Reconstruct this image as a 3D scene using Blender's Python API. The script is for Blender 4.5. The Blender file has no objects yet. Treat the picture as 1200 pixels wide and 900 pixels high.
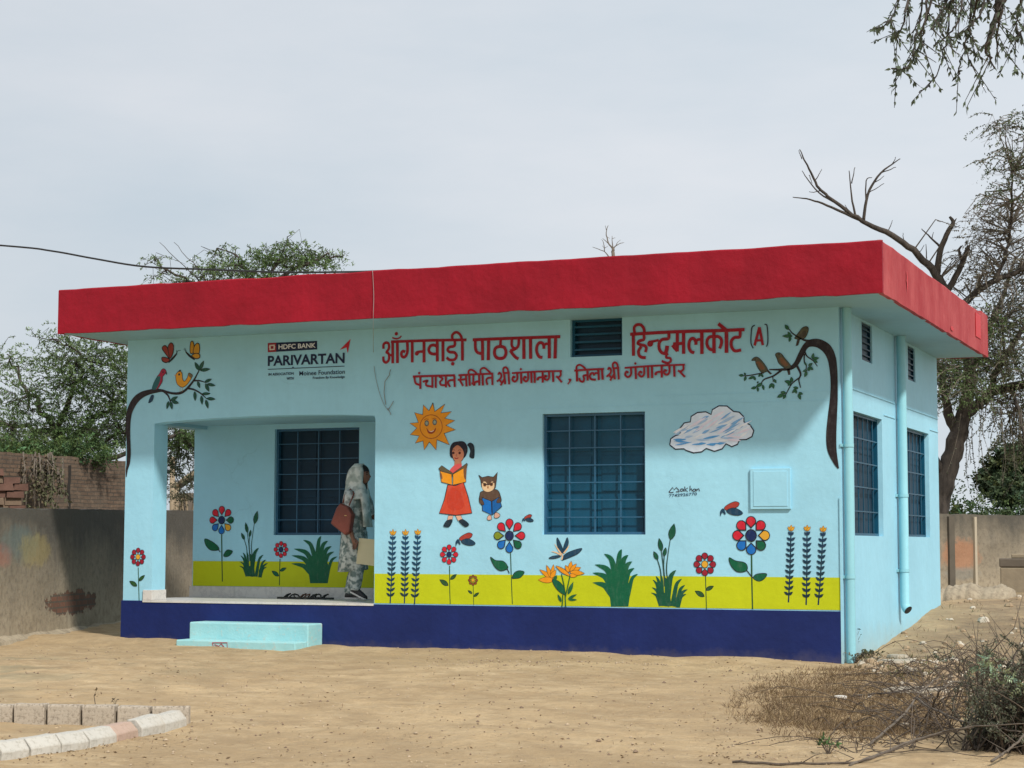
import bpy, bmesh, math, random
import numpy as np
from mathutils import Vector, noise
from mathutils.geometry import tessellate_polygon

SC = bpy.context.scene
COL = SC.collection
RND = random.Random(7)
NR = np.random.default_rng(11)

# ------------------------------------------------------------------ camera, sky, sun, exposure
CAM = Vector((13.467, -19.748, 0.705)); YAW, PITCH, ROLL, FPX = 0.3957, 0.086, 0.0021, 2200.9
fw = Vector((-math.sin(YAW) * math.cos(PITCH), math.cos(YAW) * math.cos(PITCH), math.sin(PITCH)))
rt = Vector((math.cos(YAW), math.sin(YAW), 0)); up = rt.cross(fw)
c_, s_ = math.cos(ROLL), math.sin(ROLL)
RT, UP, FW = c_ * rt + s_ * up, -s_ * rt + c_ * up, fw
cam = bpy.data.cameras.new('camera'); camo = bpy.data.objects.new('camera', cam); COL.objects.link(camo)
cam.sensor_width = 36; cam.lens = 36 * FPX / 1200; cam.clip_end = 3000; cam.clip_start = .1
from mathutils import Matrix
camo.matrix_world = Matrix(((RT.x, UP.x, -FW.x, CAM.x), (RT.y, UP.y, -FW.y, CAM.y), (RT.z, UP.z, -FW.z, CAM.z), (0, 0, 0, 1)))
SC.camera = camo

SUN = Vector((.80, -.645, 1.0)).normalized()
sl = bpy.data.lights.new('sun', 'SUN'); slo = bpy.data.objects.new('sun', sl); COL.objects.link(slo)
sl.energy = 3.5; sl.angle = math.radians(4.0); sl.color = (1, .955, .88)
slo.rotation_euler = SUN.to_track_quat('Z', 'Y').to_euler()

W = bpy.data.worlds.new("World"); SC.world = W; W.use_nodes = True
nt = W.node_tree; nt.nodes.clear(); N = nt.nodes.new; L = nt.links.new
out = N('ShaderNodeOutputWorld'); bg = N('ShaderNodeBackground'); bg.inputs['Strength'].default_value = .1
sky = N('ShaderNodeTexSky'); sky.sky_type = 'NISHITA'; sky.sun_disc = False
sky.sun_elevation = math.asin(SUN.z); sky.sun_rotation = math.atan2(SUN.x, SUN.y)
sky.air_density = 1.0; sky.dust_density = 3.0
tc = N('ShaderNodeTexCoord'); mp = N('ShaderNodeMapping'); mp.inputs['Scale'].default_value = (1.6, 1.6, 5.5)
mp.inputs['Rotation'].default_value = (.12, .2, .5)
nz = N('ShaderNodeTexNoise'); nz.inputs['Scale'].default_value = 1.7; nz.inputs['Detail'].default_value = 7; nz.inputs['Roughness'].default_value = .55
rp = N('ShaderNodeValToRGB')
rp.color_ramp.elements[0].position = .33; rp.color_ramp.elements[0].color = (5.55, 6.3, 6.95, 1)
rp.color_ramp.elements[1].position = .68; rp.color_ramp.elements[1].color = (7.0, 7.3, 7.7, 1)
# thin cloud is brighter towards the sun's side of the sky
dt = N('ShaderNodeVectorMath'); dt.operation = 'DOT_PRODUCT'; dt.inputs[1].default_value = (.80, .60, .1)
mr = N('ShaderNodeMapRange'); mr.inputs[1].default_value = -.3; mr.inputs[2].default_value = .5; mr.inputs[3].default_value = .92; mr.inputs[4].default_value = 1.06
sc_ = N('ShaderNodeVectorMath'); sc_.operation = 'SCALE'
mx = N('ShaderNodeMix'); mx.data_type = 'RGBA'; mx.inputs[0].default_value = .9
L(tc.outputs['Generated'], mp.inputs[0]); L(mp.outputs[0], nz.inputs['Vector']); L(nz.outputs[0], rp.inputs[0])
L(tc.outputs['Generated'], dt.inputs[0]); L(dt.outputs['Value'], mr.inputs[0])
L(rp.outputs[0], sc_.inputs[0]); L(mr.outputs[0], sc_.inputs['Scale'])
L(sky.outputs[0], mx.inputs[6]); L(sc_.outputs[0], mx.inputs[7]); L(mx.outputs[2], bg.inputs[0]); L(bg.outputs[0], out.inputs[0])
SC.view_settings.view_transform = 'Standard'; SC.view_settings.look = 'None'
SC.view_settings.exposure = 0.12; SC.view_settings.gamma = 1.0

# ------------------------------------------------------------------ survey helpers: sight lines met with known planes
def ray(x, y): return FW + RT * ((x - 600) / FPX) + UP * ((450 - y) / FPX)
def onY(x, y, Y=0.0):
    d = ray(x, y); return CAM + d * ((Y - CAM.y) / d.y)
def onZ(x, y, z):
    d = ray(x, y); return CAM + d * ((z - CAM.z) / d.z)
def atD(x, y, d): return CAM + ray(x, y) * d

def lin(r, g, b, k=1.0):
    f = lambda c: (c / 255 / 12.92 if c <= 10 else ((c / 255 + .055) / 1.055) ** 2.4)
    return (f(r) * k, f(g) * k, f(b) * k)

# ------------------------------------------------------------------ materials
class Nodes:
    def __init__(s, name):
        s.m = bpy.data.materials.new(name); s.m.use_nodes = True; s.t = s.m.node_tree; s.t.nodes.clear()
        s.out = s.n('ShaderNodeOutputMaterial'); s.b = s.n('ShaderNodeBsdfPrincipled'); s.l(s.b.outputs[0], s.out.inputs[0])
        s.tc = s.n('ShaderNodeTexCoord')
    def n(s, k): return s.t.nodes.new(k)
    def l(s, a, b): s.t.links.new(a, b)
    def noise(s, scale, detail=5, rough=.6, vec=None, stretch=None):
        n = s.n('ShaderNodeTexNoise'); n.inputs['Scale'].default_value = scale; n.inputs['Detail'].default_value = detail; n.inputs['Roughness'].default_value = rough
        v = vec or s.tc.outputs['Object']
        if stretch:
            m = s.n('ShaderNodeMapping'); m.inputs['Scale'].default_value = stretch; s.l(v, m.inputs[0]); v = m.outputs[0]
        s.l(v, n.inputs['Vector']); return n.outputs[0]
    def ramp(s, f, stops):
        r = s.n('ShaderNodeValToRGB'); e = r.color_ramp.elements
        while len(e) < len(stops): e.new(.5)
        for i, (p, c) in enumerate(stops):
            e[i].position = p; e[i].color = (c, c, c, 1) if isinstance(c, (int, float)) else (*c, 1)
        s.l(f, r.inputs[0]); return r.outputs[0]
    def mix(s, f, a, b, mode='MIX'):
        x = s.n('ShaderNodeMix'); x.data_type = 'RGBA'; x.blend_type = mode
        for i, v in ((0, f), (6, a), (7, b)):
            if isinstance(v, (int, float)): x.inputs[i].default_value = v if i == 0 else (v, v, v, 1)
            elif isinstance(v, tuple): x.inputs[i].default_value = (*v, 1)
            else: s.l(v, x.inputs[i])
        return x.outputs[2]
    def math(s, op, a, b=0.0, c=None):
        x = s.n('ShaderNodeMath'); x.operation = op
        for i, v in enumerate((a, b) if c is None else (a, b, c)):
            if isinstance(v, (int, float)): x.inputs[i].default_value = v
            else: s.l(v, x.inputs[i])
        return x.outputs[0]
    def rng(s, v, a, b, c=0.0, d=1.0):
        x = s.n('ShaderNodeMapRange'); s.l(v, x.inputs[0])
        for i, q in ((1, a), (2, b), (3, c), (4, d)): x.inputs[i].default_value = q
        return x.outputs[0]
    def xyz(s):
        x = s.n('ShaderNodeSeparateXYZ'); s.l(s.tc.outputs['Object'], x.inputs[0]); return x.outputs
    def bump(s, h, strength=.3, dist=.02):
        b = s.n('ShaderNodeBump'); b.inputs['Strength'].default_value = strength; b.inputs['Distance'].default_value = dist
        s.l(h, b.inputs['Height']); s.l(b.outputs[0], s.b.inputs['Normal'])
    def col(s, v):
        if isinstance(v, tuple): s.b.inputs['Base Color'].default_value = (*v, 1)
        else: s.l(v, s.b.inputs['Base Color'])
    def rough(s, r): s.b.inputs['Roughness'].default_value = r

def simple(name, c, rough=.7, var=.12, scale=6, bump=.15, metal=0.0, dist=.01, bscale=None):
    s = Nodes(name); f = s.noise(scale)
    s.col(s.mix(f, tuple(x * (1 - var * 1.6) for x in c), tuple(min(1, x * (1 + var * 1.6)) for x in c)))
    s.rough(rough); s.b.inputs['Metallic'].default_value = metal
    if bump: s.bump(s.noise(bscale or scale * 4), bump, dist)
    return s.m

def wall_paint(name, c, dirt=None, dirt_z=(-.5, .0), rough=.55, bump=.22, patch=.06, streak=0.05):
    """painted trowelled plaster: uneven coats, trowel waves, a dusty splash zone near the ground"""
    s = Nodes(name)
    f1 = s.noise(1.1, 4); f2 = s.noise(9, 6); f3 = s.noise(3.0, 5, stretch=(3, 3, .35))
    base = s.mix(s.ramp(f1, [(.3, 0.), (.7, 1.)]), tuple(x * (1 - patch) for x in c), tuple(min(1, x * (1 + patch)) for x in c))
    base = s.mix(s.math('MULTIPLY', s.ramp(f2, [(.45, 0.), (.75, 1.)]), .25), base, tuple(x * .86 for x in c))
    base = s.mix(s.math('MULTIPLY', s.ramp(f3, [(.5, 0.), (.8, 1.)]), streak * 4), base, tuple(x * .8 for x in c))
    s.b.inputs['Specular IOR Level'].default_value = .22
    if dirt:
        z = s.xyz()[2]
        e = s.math('ADD', z, s.math('MULTIPLY', s.math('SUBTRACT', s.noise(4, 6, .7), .5), .35))
        base = s.mix(s.math('MULTIPLY', s.rng(e, dirt_z[1], dirt_z[0]), .65), base, dirt)
    wv = s.n('ShaderNodeTexVoronoi'); wv.feature = 'DISTANCE_TO_EDGE'; wv.inputs['Scale'].default_value = .8
    wj = s.n('ShaderNodeVectorMath'); wj.operation = 'MULTIPLY_ADD'; nn = s.n('ShaderNodeTexNoise'); nn.inputs['Scale'].default_value = 3.0; nn.inputs['Detail'].default_value = 6; s.l(s.tc.outputs['Object'], nn.inputs['Vector'])
    s.l(nn.outputs['Color'], wj.inputs[0]); wj.inputs[1].default_value = (.5, .5, .5); s.l(s.tc.outputs['Object'], wj.inputs[2]); s.l(wj.outputs[0], wv.inputs['Vector'])
    ck = s.math('MULTIPLY', s.ramp(wv.outputs['Distance'], [(.0, 1.), (.006, 0.)]), s.ramp(s.noise(.9, 3), [(.55, 0.), (.64, .22)])); base = s.mix(ck, base, tuple(x * .5 for x in c))
    s.col(base); s.rough(rough)
    h = s.math('ADD', s.math('MULTIPLY', s.noise(2.2, 3), 1.6), s.math('MULTIPLY', s.noise(28, 5), .22))
    s.bump(h, bump, .05)
    return s.m

SAND = (.46, .325, .185)
M = {}
M['wall'] = wall_paint('light_blue_wall_paint', (.325, .635, .785), dirt=(.36, .42, .38), dirt_z=(-.55, -.15), bump=.16)
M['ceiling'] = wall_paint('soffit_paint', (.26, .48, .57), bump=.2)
M['yellow'] = wall_paint('lime_yellow_paint', (.49, .545, .009), patch=.05, bump=.16)
M['navy'] = wall_paint('navy_plinth_paint', (.010, .021, .112), dirt=(.10, .09, .12), dirt_z=(-.60, -.40), rough=.5, patch=.20, bump=.25, streak=.1)
M['red'] = wall_paint('crimson_fascia_paint', (.26, .005, .016), patch=.20, bump=.4, streak=.14, rough=.6)
def _faded():
    s = Nodes('faded_red_fascia_paint')
    f = s.noise(2.4, 6, .65, stretch=(1, 1, .6)); g = s.noise(11, 6)
    b = s.mix(s.ramp(f, [(.3, 0.), (.72, 1.)]), (.31, .030, .040), (.46, .095, .10))
    b = s.mix(s.math('MULTIPLY', s.ramp(g, [(.58, 0.), (.72, 1.)]), .35), b, (.36, .015, .025))
    s.col(b); s.b.inputs['Specular IOR Level'].default_value = .2; s.rough(.8); s.bump(s.math('ADD', s.noise(3), s.math('MULTIPLY', g, .4)), .3, .04); return s.m
M['faded'] = _faded()
M['fresh_red'] = simple('fresh_red_patch', (.55, .006, .01), .5, .08)
M['pipe'] = wall_paint('blue_pipe_paint', (.27, .56, .64), bump=.08, rough=.4, streak=.12)
M['bar'] = simple('blue_gloss_bar', (.022, .105, .195), .35, .15, 8, .05)
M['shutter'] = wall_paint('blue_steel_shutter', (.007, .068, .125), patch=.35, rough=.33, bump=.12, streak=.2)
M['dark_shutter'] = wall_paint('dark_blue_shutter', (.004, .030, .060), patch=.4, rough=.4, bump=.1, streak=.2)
M['grey_shutter'] = wall_paint('grey_blue_shutter', (.018, .045, .075), patch=.35, rough=.5, bump=.2, streak=.35)
def _marble():
    s = Nodes('white_marble_tile')
    f = s.noise(3, 8, .7); v = s.ramp(f, [(.47, 0.), (.5, 1.), (.53, 0.)])
    s.col(s.mix(s.math('MULTIPLY', v, .35), (.62, .60, .57), (.30, .30, .31))); s.rough(.3); return s.m
M['marble'] = _marble()
def _step():
    s = Nodes('worn_light_blue_step')
    f = s.noise(14, 8, .7); z = s.xyz()[2]
    b = s.mix(s.ramp(s.noise(3), [(.3, 0.), (.7, 1.)]), (.27, .56, .60), (.36, .64, .66))
    b = s.mix(s.math('MULTIPLY', s.ramp(f, [(.56, 0.), (.66, 1.)]), .7), b, (.50, .50, .44))
    b = s.mix(s.math('MULTIPLY', s.rng(s.math('ADD', z, s.math('MULTIPLY', s.noise(6), .1)), -.38, -.47), .55), b, (.42, .36, .25))
    s.col(b); s.rough(.75); s.bump(f, .4, .02); return s.m
M['step'] = _step()
def _paint():
    s = Nodes('mural_paint'); a = s.n('ShaderNodeVertexColor'); a.layer_name = 'Col'
    f = s.noise(9, 5); g = s.noise(30, 4, stretch=(1, 1, 2.2))
    b = s.mix(s.math('MULTIPLY', s.ramp(f, [(.35, 1.), (.65, 0.)]), .13), a.outputs[0], .0)
    b = s.mix(s.math('MULTIPLY', s.ramp(s.noise(26, 5, .7, stretch=(1, 1, .35)), [(.5, 0.), (.68, 1.)]), .035), b, (.75, .72, .68))
    b = s.mix(s.math('MULTIPLY', s.ramp(g, [(.55, 0.), (.75, 1.)]), .05), b, (.3, .45, .5))
    s.b.inputs['Specular IOR Level'].default_value = .25
    s.col(b); s.rough(.5); s.bump(s.math('ADD', s.math('MULTIPLY', s.noise(2.2, 3), 1.6), s.math('MULTIPLY', s.noise(28, 5), .22)), .16, .05); return s.m
M['mural'] = _paint()

# ------------------------------------------------------------------ object plumbing
ORIGIN = {}
def root(name, label, cat, loc=(0, 0, 0), group=None):
    o = bpy.data.objects.new(name, None); COL.objects.link(o); o.location = loc
    o['label'] = label; o['category'] = cat
    if group: o['group'] = group
    o.empty_display_size = .2; ORIGIN[o.name] = Vector(loc); return o
def origin(o):
    while o.parent: o = o.parent
    return Vector(o.location)
def link_mesh(name, me, parent=None, loc=None):
    """mesh data arrives in world coordinates; shift it to its thing's origin"""
    o = bpy.data.objects.new(name, me); COL.objects.link(o)
    off = origin(parent) if parent else Vector(loc or (0, 0, 0))
    if off.length > 0: me.transform(Matrix.Translation(-off))
    if parent: o.parent = parent
    else: o.location = off
    return o
def tag(o, label, cat, group=None):
    o['label'] = label; o['category'] = cat
    if group: o['group'] = group
    return o
def kind(o, k): o['kind'] = k; return o

class MB:
    def __init__(s): s.v = []; s.f = []; s.mi = []; s.c = []
    def add(s, vs, fs, mi=0, col=None):
        n = len(s.v); s.v += [tuple(v) for v in vs]
        for f in fs: s.f.append(tuple(i + n for i in f)); s.mi.append(mi); s.c.append(col)
    def box(s, a, b, mi=0, col=None):
        x0, y0, z0 = a; x1, y1, z1 = b
        s.add([(x0, y0, z0), (x1, y0, z0), (x1, y1, z0), (x0, y1, z0), (x0, y0, z1), (x1, y0, z1), (x1, y1, z1), (x0, y1, z1)],
              [(0, 3, 2, 1), (4, 5, 6, 7), (0, 1, 5, 4), (1, 2, 6, 5), (2, 3, 7, 6), (3, 0, 4, 7)], mi, col)
    def hexa(s, p, mi=0, col=None): s.add(p, [(0, 3, 2, 1), (4, 5, 6, 7), (0, 1, 5, 4), (1, 2, 6, 5), (2, 3, 7, 6), (3, 0, 4, 7)], mi, col)
    def tube(s, pts, rad, n=8, mi=0, col=None, caps=True):
        P = [Vector(p) for p in pts]; m = len(P)
        R = list(rad) if hasattr(rad, '__len__') else [rad] * m
        t0 = (P[1] - P[0]).normalized(); u = t0.orthogonal().normalized(); vs = []
        for i in range(m):
            t = (P[min(i + 1, m - 1)] - P[max(i - 1, 0)])
            t = t.normalized() if t.length > 1e-9 else t0
            u = (u - t * u.dot(t)); u = u.normalized() if u.length > 1e-6 else t.orthogonal().normalized()
            w = t.cross(u)
            for k in range(n):
                a = 2 * math.pi * k / n; vs.append(P[i] + (u * math.cos(a) + w * math.sin(a)) * R[i])
        fs = [(i * n + k, i * n + (k + 1) % n, (i + 1) * n + (k + 1) % n, (i + 1) * n + k) for i in range(m - 1) for k in range(n)]
        if caps: fs += [tuple(range(n - 1, -1, -1)), tuple((m - 1) * n + k for k in range(n))]
        s.add(vs, fs, mi, col)
    def loft(s, rings, mi=0, col=None, caps=True):
        n = len(rings[0]); m = len(rings); vs = [p for r in rings for p in r]
        fs = [(i * n + k, i * n + (k + 1) % n, (i + 1) * n + (k + 1) % n, (i + 1) * n + k) for i in range(m - 1) for k in range(n)]
        if caps: fs += [tuple(range(n - 1, -1, -1)), tuple((m - 1) * n + k for k in range(n))]
        s.add(vs, fs, mi, col)
    def mesh(s, name, mats, smooth=False):
        me = bpy.data.meshes.new(name); me.from_pydata(s.v, [], s.f)
        for m in (mats if isinstance(mats, (list, tuple)) else [mats]): me.materials.append(m)
        me.polygons.foreach_set('material_index', s.mi)
        if smooth: me.polygons.foreach_set('use_smooth', [True] * len(s.f))
        if any(c is not None for c in s.c):
            at = me.color_attributes.new('Col', 'FLOAT_COLOR', 'CORNER'); k = 0
            buf = np.ones((len(me.loops), 4), 'f')
            for p, c in zip(me.polygons, s.c):
                c = c or (1, 1, 1); buf[p.loop_start:p.loop_start + p.loop_total, :3] = c
            at.data.foreach_set('color', buf.ravel())
        me.update(); return me
    def build(s, name, mats, parent=None, smooth=False, loc=None): return link_mesh(name, s.mesh(name, mats, smooth), parent, loc)

def bevelled(o, w=.01, seg=2):
    m = o.modifiers.new('bevel', 'BEVEL'); m.width = w; m.segments = seg; m.limit_method = 'ANGLE'; return o

def sheet(outer, holes, to3, th):
    """polygon with holes (2D u,v) extruded by vector th; to3 maps (u,v)->world"""
    mb = MB(); loops = [outer] + holes
    tri = tessellate_polygon([[Vector((u, v, 0)) for u, v in l] for l in loops])
    flat = [to3(u, v) for l in loops for u, v in l]; n = len(flat)
    mb.add(flat, [t for t in tri]); mb.add([p + th for p in flat], [tuple(reversed(t)) for t in tri])
    k = 0
    for l in loops:
        m = len(l)
        for i in range(m):
            a, b = flat[k + i], flat[k + (i + 1) % m]; mb.add([a, b, b + th, a + th], [(0, 1, 2, 3)])
        k += m
    return mb
def rect(u0, v0, u1, v1): return [(u0, v0), (u1, v0), (u1, v1), (u0, v1)]
def fix_normals(o):
    bm = bmesh.new(); bm.from_mesh(o.data); bmesh.ops.remove_doubles(bm, verts=bm.verts, dist=1e-5)
    bmesh.ops.recalc_face_normals(bm, faces=bm.faces); bm.to_mesh(o.data); bm.free(); return o
def sstep(a, b, x):
    t = max(0., min(1., (x - a) / (b - a))); return t * t * (3 - 2 * t)

# ------------------------------------------------------------------ ground
def gz(x, y):
    z = -.437 - .0075 * max(-2, min(12, x))
    z -= .045 * sstep(0, -1.0, y) + .03 * sstep(-3, -9, y) + .35 * sstep(-11, -18, y)
    z += (.43 * sstep(.4, 6.6, y) + .14 * sstep(6, 13, y)) * sstep(7.2, 9.0, x)
    z += .02 * math.exp(-((x - 5.6) / .9) ** 2 - ((y + .12) / .45) ** 2)
    z += .03 * math.exp(-((x - .3) / 1.0) ** 2 - ((y + .5) / .5) ** 2) * (1 if y < 0 else .3)
    z += .10 * sstep(.8, 3.0, -x - 2.4 + .317 * (3.5 - y)) * 0
    return z
def ground_z(x, y):
    z = gz(x, y)
    near = sstep(60, 25, math.hypot(x - 7, y + 2))
    n = noise.noise(Vector((x * .7, y * .7, 1))) * .03 + noise.noise(Vector((x * 2.3, y * 2.3, 4))) * .014 + noise.noise(Vector((x * 5.5, y * 5.5, 9))) * .011
    q = 0.0
    if -4 < x < 13 and -12 < y < -.2:      # scuffed footprints and drag marks
        v = noise.voronoi(Vector((x * 1.9, y * 1.25, 0)))[0][0]; q = -.014 * sstep(.26, .08, v) + .006 * sstep(.40, .28, v) * sstep(.2, .3, v)
    return z + n * near + q
def axis(a, b, step, lim, g=1.22):
    m = list(np.arange(a, b, step)); d = step; p = b
    while p < lim: m.append(p); d *= g; p += d
    m.append(lim); d = step; p = a - step
    while p > -lim: m.insert(0, p); d *= g; p -= d
    m.insert(0, -lim); return m
xs = axis(-5, 15.5, .075, 1400); ys = axis(-12, 7, .075, 1400)
nx, ny = len(xs), len(ys)
gm = bpy.data.meshes.new('ground')
gm.from_pydata([(x, y, ground_z(x, y)) for y in ys for x in xs], [], [(j * nx + i, j * nx + i + 1, (j + 1) * nx + i + 1, (j + 1) * nx + i) for j in range(ny - 1) for i in range(nx - 1)])
gm.polygons.foreach_set('use_smooth', [True] * len(gm.polygons))
def _ground():
    s = Nodes('dry_sandy_earth')
    a = s.noise(.45, 6, .6); b_ = s.noise(2.2, 7, .65); c = s.noise(16, 7, .7); d = s.noise(90, 4, .7)
    e = s.noise(3.6, 8, .7, stretch=(1.0, 1.25, 1))
    b = s.mix(s.ramp(a, [(.32, 0.), (.68, 1.)]), (.41, .285, .15), (.59, .43, .24))
    b = s.mix(s.math('MULTIPLY', s.ramp(b_, [(.44, 0.), (.62, 1.)]), .62), b, (.33, .228, .122))
    b = s.mix(s.math('MULTIPLY', s.ramp(e, [(.48, 0.), (.66, 1.)]), .6), b, (.63, .485, .295))
    b = s.mix(s.math('MULTIPLY', s.ramp(c, [(.50, 0.), (.70, 1.)]), .55), b, (.31, .215, .125))
    b = s.mix(s.math('MULTIPLY', s.ramp(d, [(.60, 0.), (.72, 1.)]), .4), b, (.58, .47, .33))
    p = s.n('ShaderNodeTexVoronoi'); p.inputs['Scale'].default_value = 38; s.l(s.tc.outputs['Object'], p.inputs['Vector'])
    b = s.mix(s.math('MULTIPLY', s.ramp(p.outputs['Distance'], [(.10, 1.), (.16, 0.)]), s.ramp(b_, [(.5, 0.), (.6, .55)])), b, (.20, .14, .09))
    tr = s.noise(.28, 7, .7); b = s.mix(s.math('MULTIPLY', s.ramp(tr, [(.46, 0.), (.60, 1.)]), .5), b, (.37, .26, .142)); b = s.mix(s.math('MULTIPLY', s.ramp(tr, [(.34, 1.), (.45, 0.)]), .45), b, (.60, .46, .28))
    X = s.xyz()
    # weedy, darker soil at far left and beyond the right wall
    bank = s.math('MULTIPLY', s.rng(X[0], 8.8, 9.6), s.rng(X[1], -1.5, .8)); b = s.mix(s.math('MULTIPLY', bank, s.ramp(s.noise(2.6, 8, .75), [(.36, .25), (.62, 1.)])), b, (.215, .15, .088))
    far = s.rng(X[1], 9, 16); b = s.mix(s.math('MULTIPLY', far, .7), b, (.16, .16, .07))
    gl = s.math('MULTIPLY', s.ramp(s.noise(1.3, 6), [(.48, 0.), (.62, 1.)]), s.rng(X[0], 4.5, 2.0))
    gl = s.math('MULTIPLY', gl, s.rng(X[1], -2.2, -3.5)); b = s.mix(s.math('MULTIPLY', gl, .5), b, (.19, .19, .12))
    s.col(b); s.rough(.95)
    s.bump(s.math('ADD', s.math('ADD', s.math('MULTIPLY', b_, .9), s.math('MULTIPLY', c, 1.0)), s.math('MULTIPLY', d, .22)), .75, .05)
    return s.m
gm.materials.append(_ground())
kind(link_mesh('ground', gm), 'structure')

# ------------------------------------------------------------------ school building
BW, ZF, ZS, ZT = 9.0, .025, 3.27, 3.794          # width, plinth top, soffit, fascia top
bld = root('school_building', 'light blue single storey village school with red roof slab and painted murals', 'building')
P3 = lambda Y: (lambda u, v: Vector((u, Y, v)))
WIN = (5.594, .833, 6.817, 2.196); VEN = (5.931, 2.831, 6.552, 3.262)
arch = [(.413, .0), (3.476, .0), (3.476, 2.19), (3.46, 2.232), (3.1, 2.25), (2.5, 2.264), (1.86, 2.266), (1.35, 2.256), (.9, 2.24), (.55, 2.222), (.413, 2.205)]
# front wall (porch opening reaches the floor, so its outline is notched into the outer loop)
outer = [(0, -.8), (9, -.8), (9, ZS), (0, ZS)]
fw_ = sheet(outer, [[(u, max(v, ZF)) for u, v in arch], rect(*WIN), rect(*VEN)], P3(0), Vector((0, .22, 0))).build('front_wall', M['wall'], bld)
fix_normals(fw_)
# porch pillar depth and side beam
pl = MB(); pl.box((.0, .2195, ZF), (.413, .30, 2.2)); fix_normals(pl.build('pillar', M['wall'], bld))
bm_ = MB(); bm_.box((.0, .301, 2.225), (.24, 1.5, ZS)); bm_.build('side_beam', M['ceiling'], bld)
PB = 1.5
def flatwall(name, outer, holes, to3, th, mat): return fix_normals(sheet(outer, holes, to3, th).build(name, mat, bld))
PW = (1.262, .838, 2.489, 2.207)
flatwall('porch_back_wall', rect(.05, ZF, 3.60, ZS), [rect(*PW)], P3(PB), Vector((0, .2, 0)), M['wall'])
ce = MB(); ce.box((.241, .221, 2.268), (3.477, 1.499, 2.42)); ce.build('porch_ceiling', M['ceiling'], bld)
iw = MB(); iw.box((3.477, .221, ZF), (3.60, 1.499, ZS)); iw.build('porch_end_wall', M['wall'], bld)
fl = MB(); fl.box((.004, .002, -.2), (3.6, 1.499, ZF + .006)); fl.box((.30, -.022, ZF - .02), (3.478, .0018, ZF + .006))
fl.build('porch_floor', M['marble'], bld)
lw = MB(); lw.box((.05, 1.701, -.8), (.25, 5.9, ZS)); lw.build('left_wall', M['wall'], bld)
lp = MB(); lp.box((.0035, .2215, -.8), (.25, 1.70, ZF - .025)); lp.build('porch_plinth', M['wall'], bld)
bw = MB(); bw.box((.251, 5.7, -.8), (8.8, 5.9, ZS)); bw.build('back_wall', M['wall'], bld)
SW1, SW2 = (.66, .826, 2.20, 2.19), (3.667, .83, 5.21, 2.19)
SV1, SV2 = (1.15, 2.80, 1.71, 3.235), (3.86, 2.80, 4.35, 3.235)
PX = lambda X: (lambda u, v: Vector((X, u, v)))
flatwall('right_wall', [(.2205, -.8), (5.913, -.8), (5.913, ZS), (.2205, ZS)], [rect(*SW1), rect(*SW2), rect(*SV1), rect(*SV2)], PX(9.0), Vector((-.22, 0, 0)), M['wall'])
# roof slab with soffit and crimson fascia
RX0, RX1, RY0, RY1 = -.342, 9.675, -.987, 5.997
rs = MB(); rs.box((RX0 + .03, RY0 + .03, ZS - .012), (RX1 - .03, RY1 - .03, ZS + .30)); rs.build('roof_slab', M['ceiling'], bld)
def band(name, a, b, mat, th=.05, inward=(0, 1), z0=ZS - .015, z1=ZT, seed=0, step=.12):
    """a slightly wavy hand-plastered parapet strip from a to b"""
    a, b = Vector((*a, 0)), Vector((*b, 0)); n = max(2, int((b - a).length / step)); inn = Vector((*inward, 0)); mb = MB(); rings = []
    for i in range(n + 1):
        p = a.lerp(b, i / n); e = noise.noise(Vector((i * .23 + seed, seed * 3.1, 2))) * .012 + noise.noise(Vector((i * 1.3 + seed, seed, 4))) * .006; e2 = noise.noise(Vector((i * .41 + seed, seed, 7))) * .011 + noise.noise(Vector((i * 1.7, seed, 3))) * .006
        w = noise.noise(Vector((i * .3, seed, 5))) * .006 * (0 if i in (0, n) else 1)
        q = p + inn * w
        rings.append([q + Vector((0, 0, z0 + e2)), q + Vector((0, 0, z0 + .02 + e2)), q + Vector((0, 0, (z0 + z1) / 2)), q + Vector((0, 0, z1 - .015 + e)), q + inn * .012 + Vector((0, 0, z1 + e)), q + inn * th + Vector((0, 0, z1 + e)), q + inn * th + Vector((0, 0, z0 + e2))])
    mb.loft(rings); return fix_normals(mb.build(name, mat, bld, smooth=False))
band('fascia', (RX0, RY0), (RX1, RY0), M['red'], seed=1)
band('fascia', (RX1, RY0 + .001), (RX1, RY1 - .5), M['faded'], inward=(-1, 0), seed=4)['label'] = 'faded pinkish red fascia over the side wall'
band('fascia', (RX1 + .002, RY1 - .499), (RX1 + .002, RY1), M['faded'], inward=(-1, 0), z1=ZT + .035, seed=6)
band('fascia', (RX0, RY0 + .051), (RX0, RY1), M['red'], inward=(1, 0), seed=8)
band('fascia', (RX0 + .051, RY1), (RX1 - .051, RY1), M['red'], inward=(0, -1), seed=9)
rf = MB(); rf.box((RX0 + .052, RY0 + .052, ZT - .1), (RX1 - .06, RY1 - .06, ZT - .06)); rf.build('roof_screed', simple('lime_screed', (.4, .36, .3)), bld)
fp = MB(); fp.box((RX1 + .0045, 4.93, ZS + .16), (RX1 + .010, 5.33, ZT - .05)); fp.build('paint_patch', M['fresh_red'], bld)
for (y0, z0, w, h, sd) in ((.28, ZS + .27, .09, .26, 2), (3.1, ZS + .06, .3, .07, 5)):
    mb = MB(); n = 14; pts = []
    for i in range(n):
        a = 2 * math.pi * i / n; r = .6 + .4 * noise.noise(Vector((math.cos(a) * 1.7, math.sin(a) * 1.7, sd))) + .35 * (i % 2)
        pts.append(Vector((RX1 + .009, y0 + math.cos(a) * w * r * .5, z0 + math.sin(a) * h * r * .5)))
    mb.add(pts, [tuple(range(n))]); mb.build('paint_chip', M['fresh_red'], bld)
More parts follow.
